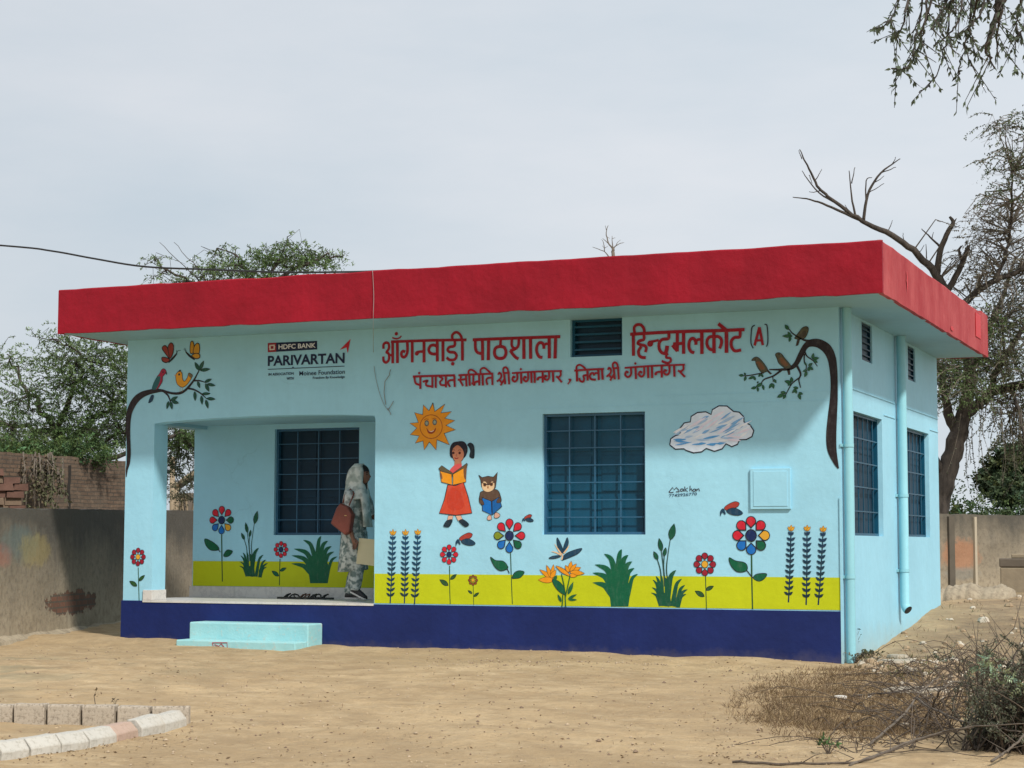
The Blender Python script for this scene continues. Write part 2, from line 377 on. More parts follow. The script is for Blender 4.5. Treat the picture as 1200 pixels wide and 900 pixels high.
# navy plinth, lime band
pn = MB(); pn.box((-.02, -.014, -.8), (8.985, -.0015, ZF - .001)); bevelled(pn.build('plinth_band', M['navy'], bld), .004, 1)
yb = MB(); yb.box((3.484, -.004, ZF + .012), (8.995, -.001, .379)); yb.build('painted_band', M['yellow'], bld)
pb = MB(); pb.box((.06, PB - .004, .175), (3.477, PB - .001, .50)); pb.build('painted_band', M['yellow'], bld)
we = MB(); we.box((8.986, -.017, -.8), (9.012, -.0012, ZF + 1.2)); we.build('corner_bead', M['wall'], bld)
# marble skirting
sk = MB()
for i in range(5):
    x0 = .02 + i * .69; sk.box((x0, PB - .022, ZF + .007), (min(x0 + .687, 3.476), PB - .0045, .172))
sk.build('skirting', M['marble'], bld)
sk2 = MB(); sk2.box((.30, -.020, ZF + .0065), (.433, .30, .155)); bevelled(sk2.build('pillar_skirting', M['marble'], bld), .004)

def grid_window(name, plane, r, depth, cols, rows, shut, bar, label=None, bars_r=.0075, twin=True, sd=.075):
    """plane: 'Y' opening in y=Y wall facing -y, or 'X' in x=9 wall facing +x"""
    u0, v0, u1, v1 = r
    def p3(u, v, d):
        return Vector((u, plane[1] + d, v)) if plane[0] == 'Y' else Vector((plane[1] - d, u, v))
    def bx(mb, a, b, d0, d1, mi=0):
        A, B = p3(a[0], a[1], d0), p3(b[0], b[1], d1)
        mb.box(tuple(min(A[i], B[i]) for i in range(3)), tuple(max(A[i], B[i]) for i in range(3)), mi)
    fr = MB(); t = .03
    bx(fr, (u0 + .001, v0 + .001), (u0 + t, v1 - .001), depth, depth + .06); bx(fr, (u1 - t, v0 + .001), (u1 - .001, v1 - .001), depth, depth + .06)
    bx(fr, (u0 + t, v0 + .001), (u1 - t, v0 + t), depth, depth + .06); bx(fr, (u0 + t, v1 - t), (u1 - t, v1 - .001), depth, depth + .06)
    w = fr.build('window' if name is None else name, bar, bld)
    if label: w['label'] = label
    g = MB()
    for i in range(1, cols):
        u = u0 + (u1 - u0) * i / cols; bx(g, (u - bars_r, v0 + t), (u + bars_r, v1 - t), depth + .004, depth + .016)
    for j in range(1, rows):
        v = v0 + (v1 - v0) * j / rows; bx(g, (u0 + t, v - bars_r * .8), (u1 - t, v + bars_r * .8), depth - .004, depth + .0035)
    g.build('window_bars', bar, w)
    ncol = 2 if twin else 1
    for i in range(ncol):
        p = MB(); a = u0 + (u1 - u0) * i / ncol + .004; b = u0 + (u1 - u0) * (i + 1) / ncol - .004
        bx(p, (a, v0 + .004), (b, v1 - .004), depth + sd, depth + sd + .025)
        for q in range(3):   # pressed panels of the steel leaf
            va = v0 + (v1 - v0) * (q + .06) / 3; vb = v0 + (v1 - v0) * (q + .94) / 3
            bx(p, (a + .06, va), (b - .06, vb), depth + sd - .009, depth + sd - .0005)
        p.build('shutter', shut, w)
    return w
grid_window(None, ('Y', 0), WIN, .05, 4, 7, M['shutter'], M['bar'], 'front window with grid of blue bars over blue steel shutters')
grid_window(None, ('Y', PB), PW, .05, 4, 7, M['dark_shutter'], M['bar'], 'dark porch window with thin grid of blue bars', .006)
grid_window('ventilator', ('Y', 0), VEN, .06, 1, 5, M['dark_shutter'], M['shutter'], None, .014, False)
grid_window(None, ('X', 9.0), SW1, .055, 6, 5, M['grey_shutter'], M['shutter'], 'barred side window nearer the front corner', .008)
grid_window(None, ('X', 9.0), SW2, .055, 6, 5, M['grey_shutter'], M['shutter'], 'barred side window near the back corner', .008)
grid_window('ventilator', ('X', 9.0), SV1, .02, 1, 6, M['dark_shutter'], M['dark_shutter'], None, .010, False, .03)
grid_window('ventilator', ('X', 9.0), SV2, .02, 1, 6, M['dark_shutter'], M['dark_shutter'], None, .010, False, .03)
# downpipes
def pipe(y, ztop, zbot, r, clamps, elbow):
    mb = MB(); x = 9.0 + r + .02
    pts = [(x, y, ztop), (x, y, zbot)]
    if elbow: pts += [(x + .006, y - .004, zbot - .025), (x + .022, y - .014, zbot - .055), (x + .042, y - .026, zbot - .072)]
    mb.tube(pts, r, 20, caps=False); p = mb.build('downpipe', M['pipe'], bld, smooth=True)
    for z in clamps:
        c = MB(); c.tube([(x, y, z - .018), (x, y, z + .018)], r + .007, 20, caps=False); c.box((9.001, y - r - .05, z - .016), (9.018, y + r + .07, z + .016))
        c.build('pipe_clamp', M['pipe'], p)
    if elbow:
        d = MB(); d.tube([(x + .0425, y - .0263, zbot - .0724), (x + .0440, y - .0272, zbot - .0736)], r - .005, 16); d.build('pipe_mouth', simple('pipe_dark', (.03, .03, .03)), p)
    return p
pipe(.085, ZS - .014, -.52, .050, (.385, 1.78), False)
pipe(3.03, ZS - .014, .02, .056, (.42, 1.32), True)
# raised strips added to shade like grooves across the side wall; front plaster seams
lg = MB()
for (y0, y1, z) in ((.17, 2.96, 2.425), (3.10, 5.912, 2.425), (3.10, 3.6, 2.245), (5.3, 5.912, 2.245), (2.3, 2.96, 2.245)):
    lg.box((9.001, y0, z), (9.009, y1, z + .012))
lg.build('groove_strip', M['wall'], bld)
lf = MB()
for (x0, x1, z) in ((6.9, 8.93, 2.36), (5.2, 8.93, 2.16 + .1)): lf.box((x0, -.0025, z), (x1, -.0008, z + .008))
lf.build('plaster_seam', M['wall'], bld)
# flush meter-box cover
cv = MB(); cv.box((8.02, -.030, 1.105), (8.462, -.001, 1.543)); cv.box((8.055, -.036, 1.135), (8.43, -.0305, 1.512))
bevelled(cv.build('meter_box_cover', M['wall'], bld), .006)

# ------------------------------------------------------------------ mural painting
class Paint:
    LV = 0
    def __init__(s, Y=0.0, off=.0046, T=None):
        s.mb = MB(); s.Y = Y; s.off = off; s.T = T or (lambda x, y: (x, y)); s.k = 0
    def uv(s, p):
        x, y = s.T(*p); w = onY(x, y, s.Y); return (w.x, w.z)
    def lift(s): s.k += 1; return s.Y - s.off - .00009 * s.k
    def fill_uv(s, pts, col):
        y = s.lift(); tri = tessellate_polygon([[Vector((u, v, 0)) for u, v in pts]])
        s.mb.add([(u, y, v) for u, v in pts], tri, 0, col)
    def poly(s, pts, col, smooth=False, line=None, lw=.9):
        q = [s.uv(p) for p in pts]
        if smooth: q = spline(q, 5, True)
        s.fill_uv(q, col)
        if line: s.ribbon(q + [q[0]], [lw * .0104] * (len(q) + 1), line)
    def ribbon(s, q, w, col):
        y = s.lift(); n = len(q); vs = []
        for i in range(n):
            a, b = q[max(i - 1, 0)], q[min(i + 1, n - 1)]; dx, dz = b[0] - a[0], b[1] - a[1]; l = math.hypot(dx, dz) or 1
            nx_, nz_ = -dz / l * w[i] / 2, dx / l * w[i] / 2
            vs += [(q[i][0] + nx_, y, q[i][1] + nz_), (q[i][0] - nx_, y, q[i][1] - nz_)]
        s.mb.add(vs, [(2 * i, 2 * i + 1, 2 * i + 3, 2 * i + 2) for i in range(n - 1)], 0, col)
    def stroke(s, pts, w, col, smooth=True, cap=False):
        """pts in mural pixels; w in pixels (scalar or list), a pixel is about 1 cm here"""
        q = [s.uv(p) for p in pts]; ws = list(w) if hasattr(w, '__len__') else [w] * len(q)
        if smooth and len(q) > 2:
            q3 = spline([(a, b, c) for (a, b), c in zip(q, ws)], 6, False); q = [(a, b) for a, b, c in q3]; ws = [c for a, b, c in q3]
        s.ribbon(q, [x * .0104 for x in ws], col)
        if cap:
            for e, ww in ((q[0], ws[0]), (q[-1], ws[-1])): s.disc_uv(e, ww * .0052, col)
    def disc_uv(s, c, r, col, ry=None, n=16):
        s.fill_uv([(c[0] + r * math.cos(2 * math.pi * i / n), c[1] + (ry or r) * math.sin(2 * math.pi * i / n)) for i in range(n)], col)
    def disc(s, p, r, col, ry=None): s.disc_uv(s.uv(p), r * .0102, col, ry and ry * .0102)
    def lens(s, a, b, w, col, line=None, lw=.7):
        (ax, az), (bx, bz) = s.uv(a), s.uv(b); dx, dz = bx - ax, bz - az; l = math.hypot(dx, dz); nx_, nz_ = -dz / l, dx / l; w *= .0102; q = []
        prof = [(0, 0), (.12, .55), (.3, .95), (.5, 1), (.72, .72), (.9, .26), (1, 0)]
        for t, h in prof: q.append((ax + dx * t + nx_ * w * h / 2, az + dz * t + nz_ * w * h / 2))
        for t, h in prof[-2:0:-1]: q.append((ax + dx * t - nx_ * w * h / 2, az + dz * t - nz_ * w * h / 2))
        s.fill_uv(q, col)
        if line: s.ribbon(q + [q[0]], [lw * .0104] * (len(q) + 1), line)
    def petal(s, c, ang, r0, r1, w, col, line):
        """teardrop: point towards the middle, round end outwards; wall metres around c"""
        q = []; n = 9
        ca, sa = math.cos(ang), math.sin(ang); R = w / 2; cc = r1 - R
        pts = [(r0, 0)] + [(cc + R * math.cos(a), R * math.sin(a)) for a in np.linspace(-1.95, 1.95, n)]
        for (a, b) in pts: q.append((c[0] + a * ca - b * sa, c[1] + a * sa + b * ca))
        s.fill_uv(q, line)
        m = (sum(p[0] for p in q) / len(q), sum(p[1] for p in q) / len(q))
        s.fill_uv([(m[0] + (p[0] - m[0]) * .80, m[1] + (p[1] - m[1]) * .80) for p in q], col)
    def build(s, name, label=None):
        o = s.mb.build(name, M['mural'], bld)
        if label: o['label'] = label
        return o
def spline(q, k, closed):
    n = len(q); d = len(q[0]); out_ = []
    g = (lambda i: q[i % n]) if closed else (lambda i: q[max(0, min(n - 1, i))])
    for i in range(n if closed else n - 1):
        p0, p1, p2, p3 = g(i - 1), g(i), g(i + 1), g(i + 2)
        for j in range(k):
            t = j / k
            out_.append(tuple(.5 * (2 * p1[c] + (p2[c] - p0[c]) * t + (2 * p0[c] - 5 * p1[c] + 4 * p2[c] - p3[c]) * t * t + (3 * p1[c] - p0[c] - 3 * p2[c] + p3[c]) * t ** 3) for c in range(d)))
    if not closed: out_.append(tuple(q[-1]))
    return out_
def crop(ox, oy, s): return lambda x, y: (ox + x / s, oy + y / s)

DARK = lin(30, 32, 38); LRED = lin(160, 20, 40, .95); RED = lin(200, 32, 52); BLUE = lin(18, 108, 190); NAVY = lin(22, 42, 88); GRN = lin(10, 92, 62)
GOLD = lin(222, 165, 45); OLIVE = lin(125, 140, 35); TEAL = lin(25, 62, 88); BARK = lin(38, 30, 32); LEAF = lin(28, 82, 66); MAROON = lin(150, 28, 48); STEM = lin(40, 82, 40)
ORANGE = lin(232, 150, 25)

# ---- lettering
def letters(T, strokes):
    p = Paint(T=T)
    for w, pts in strokes: p.stroke(pts, w, LRED, smooth=len(pts) > 2)
    return p
p = Paint()
def word(T, strokes, dots=(), k=10., col=LRED):
    p.T = T
    for w, pts in strokes: p.stroke(pts, w / k * (1.22 if k == 12 else 1.0), col, smooth=len(pts) > 2)
    for (x, y, r) in dots: p.disc((x, y), r / k, col)
word(crop(440, 370, 10), [
    (31, [(183, 306), (640, 290), (1068, 283)]),
    (30, [(96, 388), (96, 340), (125, 316), (156, 330), (158, 385), (128, 428)]), (30, [(122, 424), (158, 450), (158, 515), (128, 548), (98, 530), (94, 478)]),
    (26, [(150, 462), (205, 462)]), (34, [(203, 305), (204, 558)]), (36, [(258, 303), (259, 556)]),
    (17, [(198, 256), (235, 270), (275, 264), (306, 238)]),
    (33, [(374, 305), (376, 420), (352, 478), (318, 482), (304, 446), (322, 416), (350, 425)]), (35, [(432, 300), (433, 548)]),
    (30, [(572, 420), (520, 422), (487, 432), (486, 458)]), (36, [(570, 295), (571, 547)]),
    (34, [(726, 362), (690, 345), (650, 352), (626, 395), (642, 436), (684, 450), (726, 445)]), (36, [(726, 290), (727, 536)]), (36, [(792, 288), (793, 535)]),
    (32, [(930, 285), (928, 352), (870, 368), (848, 400), (872, 426), (926, 432), (952, 470), (930, 512), (874, 518), (836, 490)]),
    (35, [(1020, 280), (1021, 526)]), (30, [(908, 290), (900, 235), (930, 200), (965, 198), (1000, 232), (1018, 285)])],
    [(247, 212, 21), (907, 563, 22), (487, 442, 26)])
word(crop(545, 370, 10), [
    (34, [(92, 283), (600, 263), (1118, 246)]),
    (34, [(122, 280), (124, 385), (150, 432), (206, 446)]), (36, [(205, 276), (208, 523)]), (38, [(278, 274), (274, 522)]),
    (30, [(420, 280), (416, 345)]), (36, [(415, 358), (362, 378), (346, 432), (366, 486), (415, 502), (462, 486), (482, 432), (464, 376), (415, 358)]),
    (30, [(552, 270), (548, 340), (566, 376), (590, 384)]), (32, [(632, 272), (626, 350), (592, 388), (530, 412)]), (34, [(530, 408), (562, 452), (595, 488), (628, 506)]),
    (38, [(690, 262), (692, 508)]), (38, [(768, 260), (770, 506)]),
    (34, [(908, 490), (868, 478), (842, 420), (846, 355), (874, 318), (906, 322), (924, 350), (925, 388)]), (30, [(924, 352), (950, 330), (985, 334)]),
    (38, [(988, 252), (990, 500)]), (38, [(1064, 248), (1056, 502)])])
word(crop(725, 360, 10), [
    (36, [(173, 296), (176, 570)]), (32, [(190, 305), (184, 242), (214, 208), (264, 210), (298, 255), (302, 322)]),
    (32, [(298, 316), (296, 378), (246, 395), (228, 425), (262, 442), (308, 452), (326, 482), (316, 528)]), (33, [(268, 462), (236, 510), (240, 560), (272, 588), (320, 592)]),
    (26, [(365, 408), (420, 398), (472, 386)]),
    (34, [(590, 310), (584, 368), (512, 380), (476, 425), (480, 495), (512, 536), (560, 548), (574, 566)]), (42, [(572, 452), (564, 500), (552, 540)]),
    (26, [(566, 545), (560, 590), (604, 598), (612, 632), (572, 655), (506, 630)]),
    (36, [(690, 305), (688, 520)]), (34, [(630, 446), (690, 515)]), (34, [(640, 432), (764, 424)]), (37, [(762, 300), (763, 548)]),
    (34, [(888, 534), (850, 520), (826, 468), (832, 402), (860, 368), (890, 376), (906, 410), (908, 442)]), (30, [(904, 404), (930, 382), (972, 376)]), (38, [(976, 292), (978, 549)])],
    [(372, 428, 34), (668, 462, 34)])
word(crop(800, 360, 10), [
    (38, [(368, 285), (370, 540)]), (33, [(368, 346), (318, 350), (288, 392), (290, 448), (318, 490), (368, 505)]), (33, [(370, 350), (415, 345), (452, 372), (456, 425), (436, 486)]),
    (40, [(515, 265), (516, 536)]), (38, [(420, 194), (516, 272)]),
    (33, [(676, 275), (670, 348), (610, 356), (572, 402), (578, 470), (616, 512), (688, 502)]), (28, [(845, 450), (902, 236)]), (28, [(902, 236), (942, 445)]), (24, [(858, 392), (932, 388)])])
word(lambda x, y: (x, y), [(3.5, [(738.8, 391.9), (790, 389), (840, 387.6), (872.8, 386.3)])], k=1.)
word(crop(800, 360, 10), [(12, [(848, 212), (816, 236), (806, 300), (803, 420), (830, 482)]), (12, [(962, 202), (992, 224), (1001, 400), (984, 464)])], col=lin(35, 38, 60))
K2 = 12. 
SHRI = [(22, [(172, 292), (188, 262), (214, 290), (206, 338), (152, 388)]), (22, [(182, 352), (222, 405)]), (22, [(268, 335), (204, 442)]), (24, [(252, 262), (270, 425)]),
        (24, [(315, 262), (326, 426)]), (22, [(246, 268), (242, 210), (270, 186), (300, 206), (316, 266)]), (20, [(246, 268), (332, 262)])]
GANG = [(20, [(365, 268), (700, 247), (1068, 238)]),
        (23, [(437, 265), (440, 350), (405, 388), (372, 360), (384, 318), (410, 332)]), (25, [(492, 260), (497, 416)]),
        (23, [(590, 258), (592, 350), (562, 385), (530, 355), (546, 320), (568, 336)]), (25, [(636, 252), (640, 406)]), (25, [(682, 250), (686, 406)]),
        (22, [(798, 328), (750, 328), (726, 345), (728, 366)]), (25, [(796, 245), (798, 402)]),
        (23, [(885, 245), (887, 330), (856, 365), (826, 342), (834, 305), (858, 318)]), (25, [(940, 242), (946, 393)]),
        (22, [(1046, 240), (1050, 296), (1015, 326), (985, 312)]), (22, [(998, 318), (1068, 398)])]
word(crop(475, 420, K2), [
    (24, [(110, 256), (420, 246), (702, 239)]), (24, [(130, 256), (150, 348), (215, 376)]), (25, [(215, 250), (216, 430)]),
    (23, [(250, 330), (318, 312), (296, 348), (306, 384), (386, 396)]), (25, [(384, 246), (386, 416)]), (25, [(432, 246), (433, 416)]),
    (23, [(480, 255), (528, 288), (494, 330), (506, 372), (574, 378)]), (25, [(573, 244), (576, 409)]), (23, [(694, 304), (630, 310), (606, 345), (634, 402)]), (25, [(693, 240), (700, 403)]),
    (22, [(752, 238), (1000, 224), (1224, 216)]), (23, [(786, 236), (778, 296), (742, 300)]), (23, [(766, 300), (818, 388)]), (22, [(778, 302), (860, 292)]), (25, [(856, 232), (866, 396)]),
    (25, [(902, 230), (912, 386)]), (21, [(896, 236), (894, 182), (930, 160), (982, 186), (1016, 228)]), (24, [(962, 230), (960, 350)]), (24, [(944, 345), (976, 374), (986, 336), (1044, 322)]), (25, [(1042, 224), (1046, 382)]),
    (25, [(1090, 218), (1096, 382)]), (21, [(1066, 222), (1062, 162), (1110, 134), (1162, 168), (1212, 216)])],
    [(200, 207, 17), (955, 350, 20)], k=K2)
word(crop(570, 415, K2), [(24, [(88, 262), (90, 436)]), (23, [(90, 332), (26, 338), (4, 372), (20, 434)])] + SHRI + GANG + [(16, [(1160, 358), (1192, 362), (1150, 424)])],
     [(490, 213, 16), (1176, 360, 15), (728, 352, 20)], k=K2)
word(crop(660, 415, K2), [(22, [(162, 233), (370, 218), (578, 209)]), (26, [(196, 232), (202, 386)]), (21, [(194, 238), (194, 178), (235, 152), (286, 176), (326, 222)]),
    (23, [(345, 298), (292, 306), (300, 352), (284, 388), (246, 376), (234, 335)]), (25, [(345, 220), (350, 374)]),
    (23, [(466, 360), (402, 354), (380, 312), (400, 272), (430, 270), (442, 304)]), (20, [(440, 288), (466, 266), (498, 272)]), (25, [(500, 214), (506, 366)]), (26, [(552, 211), (562, 362)])], k=K2)
word(lambda x, y: (660 + (x + 462) / K2, 415 + (y - 68) / K2), SHRI, k=K2)
_gx = lambda x, y: (715 + (210 + (x - 365) * 1.207) / K2, 410 + (255 + (y - 268) * 1.08 - (x - 365) * .019) / K2)
word(_gx, GANG, [(490, 213, 16), (728, 352, 20)], k=K2)
p.build('painted_lettering', 'red Devanagari lettering in two lines under the roof slab')

# ---- sponsor sign painted on the wall
def text_tris(body, bold=0.0):
    cu = bpy.data.curves.new('txt', 'FONT'); cu.body = body; cu.offset = bold; cu.resolution_u = 4
    o = bpy.data.objects.new('txt', cu); COL.objects.link(o); bpy.context.view_layer.update()
    ev = o.evaluated_get(bpy.context.evaluated_depsgraph_get()); me = ev.to_mesh()
    V = [(v.co.x, v.co.y) for v in me.vertices]; F_ = [tuple(q.vertices) for q in me.polygons]
    ev.to_mesh_clear(); bpy.data.objects.remove(o); bpy.data.curves.remove(cu); return V, F_
def put_text(p, body, a, b, h, col, bold=0.0, slant=0.0):
    """baseline from pixel a to pixel b, cap height h pixels"""
    V, F_ = text_tris(body, bold)
    if not V: return
    x0, x1 = min(v[0] for v in V), max(v[0] for v in V); cap = .72
    A, B = p.uv(a), p.uv(b); y = p.lift(); H = h * .0105
    vs = [(A[0] + (B[0] - A[0]) * (x - x0) / (x1 - x0) + slant * z * H, y, A[1] + (B[1] - A[1]) * (x - x0) / (x1 - x0) + z / cap * H) for x, z in V]
    p.mb.add(vs, F_, 0, col)
LOGO = lin(18, 32, 66); p = Paint(T=crop(300, 390, 10))
p.poly([(140, 120), (718, 95), (718, 195), (140, 229)], LOGO)
p.poly([(140, 120), (238, 116), (238, 222), (140, 229)], lin(150, 40, 55))
p.poly([(150, 166), (188, 140), (230, 164), (192, 205)], lin(215, 205, 200)); p.poly([(160, 142), (222, 138), (222, 200), (160, 205)], lin(215, 205, 200)); p.poly([(174, 156), (208, 154), (208, 188), (174, 190)], lin(140, 35, 50))
put_text(p, 'HDFC BANK', (266, 192), (702, 172), 5.4, lin(225, 228, 232), .02)
put_text(p, 'PARIVARTAN', (140, 386), (1040, 350), 11.4, LOGO, .028)
p.stroke([(140, 429), (1040, 391)], .8, LOGO)
p.poly([(418, 412), (436, 396), (450, 411)], LOGO)
p.poly([(1110, 72), (1077, 240), (1062, 172), (984, 200)], lin(190, 35, 50))
put_text(p, 'IN ASSOCIATION', (148, 503), (445, 490), 2.9, LOGO, .025); put_text(p, 'WITH', (360, 551), (446, 547), 2.9, LOGO, .03)
put_text(p, 'Moinee Foundation', (510, 502), (1042, 480), 5.2, LOGO, .008); put_text(p, 'Freedom By Knowledge', (668, 542), (1042, 528), 2.7, LOGO, .02)
p.build('painted_sign', 'navy lettered sponsor sign with small red arrow, upper left of the facade')
p = Paint(T=crop(775, 560, 20)); IK = lin(55, 45, 62)
p.stroke([(180, 330), (270, 225), (305, 280), (355, 225), (410, 285), (425, 325), (345, 325)], .9, IK, smooth=False); p.stroke([(180, 330), (225, 345), (290, 332)], .8, IK)
for q in ([(520, 262), (465, 260), (448, 295), (475, 315), (515, 290), (520, 262), (528, 318)], [(552, 205), (560, 318)], [(625, 235), (560, 275), (620, 325)], [(678, 185), (672, 312)], [(675, 275), (710, 252), (728, 312)],
          [(805, 262), (760, 265), (745, 300), (775, 318), (805, 285), (805, 262), (815, 312)], [(835, 255), (840, 310)], [(838, 275), (880, 250), (900, 312)]): p.stroke(q, .8, IK, smooth=len(q) > 3)
put_text(p, '7742926770', (182, 450), (838, 405), 3.0, lin(40, 70, 100), .012)
p.build('painted_signature', 'small dark handwritten signature and number right of the front window')

# ---- flowers
def flower(name, label, c, ring, pet_w, cols, mid_r, mid, stem, leaves, Y=0., line=DARK, stalk=1.0, stcol=STEM, dx=0, lcol=GRN):
    p = Paint(Y)
    p.stroke(stem, stalk, stcol)
    for kind_, pts in leaves:
        if kind_ == 'l': p.lens(pts[0], pts[1], pts[2], lcol, DARK, .6)
        elif kind_ == 's': p.stroke(pts, 1.1, DARK)
        else: p.poly(pts, lcol, True, DARK, .7)
    cc = p.uv(c); n = len(cols)
    for i, k in enumerate(cols):
        p.petal(cc, math.pi / 2 - 2 * math.pi * i / n, mid_r * .0102 * 1.12, ring * .0102, pet_w * .0102, k, line)
    p.disc_uv(cc, mid_r * .0102, DARK, mid_r * .0108); p.disc_uv(cc, mid_r * .0085, mid, mid_r * .009)
    return p.build(name, label)
T5, T12, T6 = crop(560, 590, 7.2), crop(770, 560, 4.788), crop(200, 480, 4.788)
m5 = lambda l: [T5(*q) for q in l]; m12 = lambda l: [T12(*q) for q in l]; m6 = lambda l: [T6(*q) for q in l]
flower('painted_flower', 'tall rainbow petalled flower under the painted owl', (597.2, 627.8), 19.2, 9.8, [RED, RED, RED, GRN, BLUE, BLUE, OLIVE, RED], 5.4, NAVY,
       [(598.5, 648), (599.5, 680), (600.6, 708)], [('p', m5([(107, 453), (150, 480), (215, 487), (250, 525), (250, 552), (190, 568), (140, 530)])), ('s', m5([(248, 550), (267, 590)])), ('p', m5([(290, 630), (310, 585), (350, 567), (393, 580), (360, 625), (320, 633)]))])
flower('painted_flower', 'tall rainbow petalled flower near the right corner', (880.3, 627.5), 20.6, 11.6, [RED, RED, GOLD, GRN, BLUE, BLUE, RED, RED], 6.4, NAVY,
       [(880.9, 648), (881.2, 680), (882, 714)], [('p', m12([(405, 448), (440, 465), (490, 475), (508, 500), (497, 524), (450, 527), (415, 492)])), ('s', m12([(503, 518), (538, 562)])), ('p', m12([(540, 562), (560, 540), (615, 538), (600, 568), (570, 580)]))], stalk=1.5)
flower('painted_flower', 'rainbow petalled flower on the porch back wall', T6(287, 620), 18.2, 9.4, [RED, RED, GRN, GOLD, BLUE, BLUE, RED, RED], 5.2, NAVY,
       m6([(287, 700), (288, 800), (291, 965)]), [('p', m6([(193, 725), (235, 742), (268, 770), (268, 788), (225, 788), (198, 760)])), ('s', m6([(266, 783), (280, 800)])), ('p', m6([(298, 815), (318, 788), (348, 795), (330, 820), (305, 826)]))], Y=PB, stalk=1.5)
flower('painted_flower', 'small red flower with navy eye beside the painted stalks', (526.5, 649.8), 11.4, 6.2, [RED] * 8, 3.3, NAVY, [(527, 663), (527.2, 690), (527.8, 708)],
       [('l', ((525.5, 686), (515.3, 679.3), 5.2)), ('l', ((528, 679), (535.3, 673), 3.8))], lcol=STEM)
flower('painted_flower', 'tiny brown and gold flower on the lime band', (554.5, 680), 6.2, 3.6, [lin(140, 75, 35)] * 8, 1.9, GOLD, [(554.7, 686), (555.3, 709)], [('l', ((553.5, 695.5), (548.5, 692), 2.4)), ('l', ((555.5, 699), (561.5, 694.5), 2.8))], stalk=.7, lcol=STEM)
flower('painted_flower', 'red flower with yellow centre right of the painted cattails', (826.1, 661.3), 12.6, 7.4, [MAROON] * 8, 3.9, GOLD, [(826.8, 673), (828, 714.5)], [('l', ((825.5, 699), (814.5, 692.5), 5)), ('l', ((827.3, 691.5), (836.5, 686.8), 4))], lcol=STEM)
flower('painted_flower', 'dark red flower on the porch pillar', (162, 652.6), 11.2, 6.4, [MAROON] * 8, 3.4, GOLD, [(162.2, 665), (163.3, 704)], [('l', ((160.8, 686.5), (152, 681), 5)), ('l', ((162.8, 680.5), (170, 674), 4))], lcol=STEM)
flower('painted_flower', 'small red flower under the dark porch window', (329.5, 644), 10.6, 6.0, [RED] * 8, 3.4, NAVY, [(328.3, 655), (327.6, 686)], [('l', ((327.0, 675), (318.6, 669), 5)), ('l', ((328.3, 669), (335.8, 665.5), 3.8))], Y=PB, stalk=1.2)

def spike(name, x0, y0, x1, y1, c0, c1, label):
    p = Paint(); n = 13
    p.stroke([(x0, y0), ((x0 + x1) / 2 + .4, (y0 + y1) / 2), (x1, y1)], [1.1, 1.3, 1.6], tuple(.5 * (a + b) for a, b in zip(c0, c1)))
    for i in range(n):
        t = (i + .4) / n; x = x0 + (x1 - x0) * t; y = y0 + (y1 - y0) * t; c = tuple(a + (b - a) * t for a, b in zip(c0, c1))
        if t < .93:
            for sx in (-1, 1):
                l = (5.2 if i else 3.6) * RND.uniform(.88, 1.1); p.lens((x, y + 1.6), (x + sx * l, y - 2.6 * RND.uniform(.8, 1.2)), 2.9, c)
    f = (x0 + .2, y0 - 1)
    for dx, dy, w in ((-3.8, -4.8, 2.6), (0, -7, 2.6), (3.8, -4.8, 2.6)): p.lens(f, (f[0] + dx, f[1] + dy), w, GOLD, lin(150, 95, 30), .45)
    p.build(name, label)
sp = lin(18, 72, 110); sd = lin(22, 48, 48)
spike('painted_flower_spike', 460.6, 628, 457.4, 707, sp, sd, 'leafy painted stalk beside the porch opening')
spike('painted_flower_spike', 475.3, 628, 474.1, 707, sp, sd, 'middle leafy painted stalk left of the small red flower')
spike('painted_flower_spike', 489.7, 627.5, 485.9, 708, sp, sd, 'leafy painted stalk nearest the small red flower')
sp2 = lin(22, 56, 86)
spike('painted_flower_spike', 927.1, 623, 924.1, 706, sp2, sd, 'leafy painted stalk nearest the rainbow flower at the corner')
spike('painted_flower_spike', 945.9, 623, 944.8, 709, sp2, sd, 'middle leafy painted stalk near the corner pipe')
spike('painted_flower_spike', 964.7, 624, 959, 709, sp2, sd, 'leafy painted stalk nearest the corner pipe')

def butterfly(T, label):
    p = Paint(T=T)
    p.poly([(730, 245), (760, 215), (815, 190), (848, 200), (848, 218), (830, 238), (760, 265)], lin(165, 60, 50), True, DARK, .5)
    p.poly([(748, 268), (800, 243), (850, 260), (878, 290), (840, 308), (780, 298)], TEAL, True, DARK, .5)
    p.poly([(698, 316), (698, 272), (720, 248), (735, 270), (742, 292), (735, 302), (716, 284), (706, 300)], TEAL, True)
    p.build('painted_butterfly', label)
T4 = crop(445, 600, 7.825)
butterfly(T4, 'red and navy painted insect above the small red flower')
butterfly(lambda x, y: T12(355 + (x - 698) * .70, 133 + (y - 190) * .66), 'red and navy painted insect left of the meter box cover')
butterfly(lambda x, y: T5(375 + (x - 698) * .53, 92 + (y - 190) * .54), 'small painted insect left of the front window')

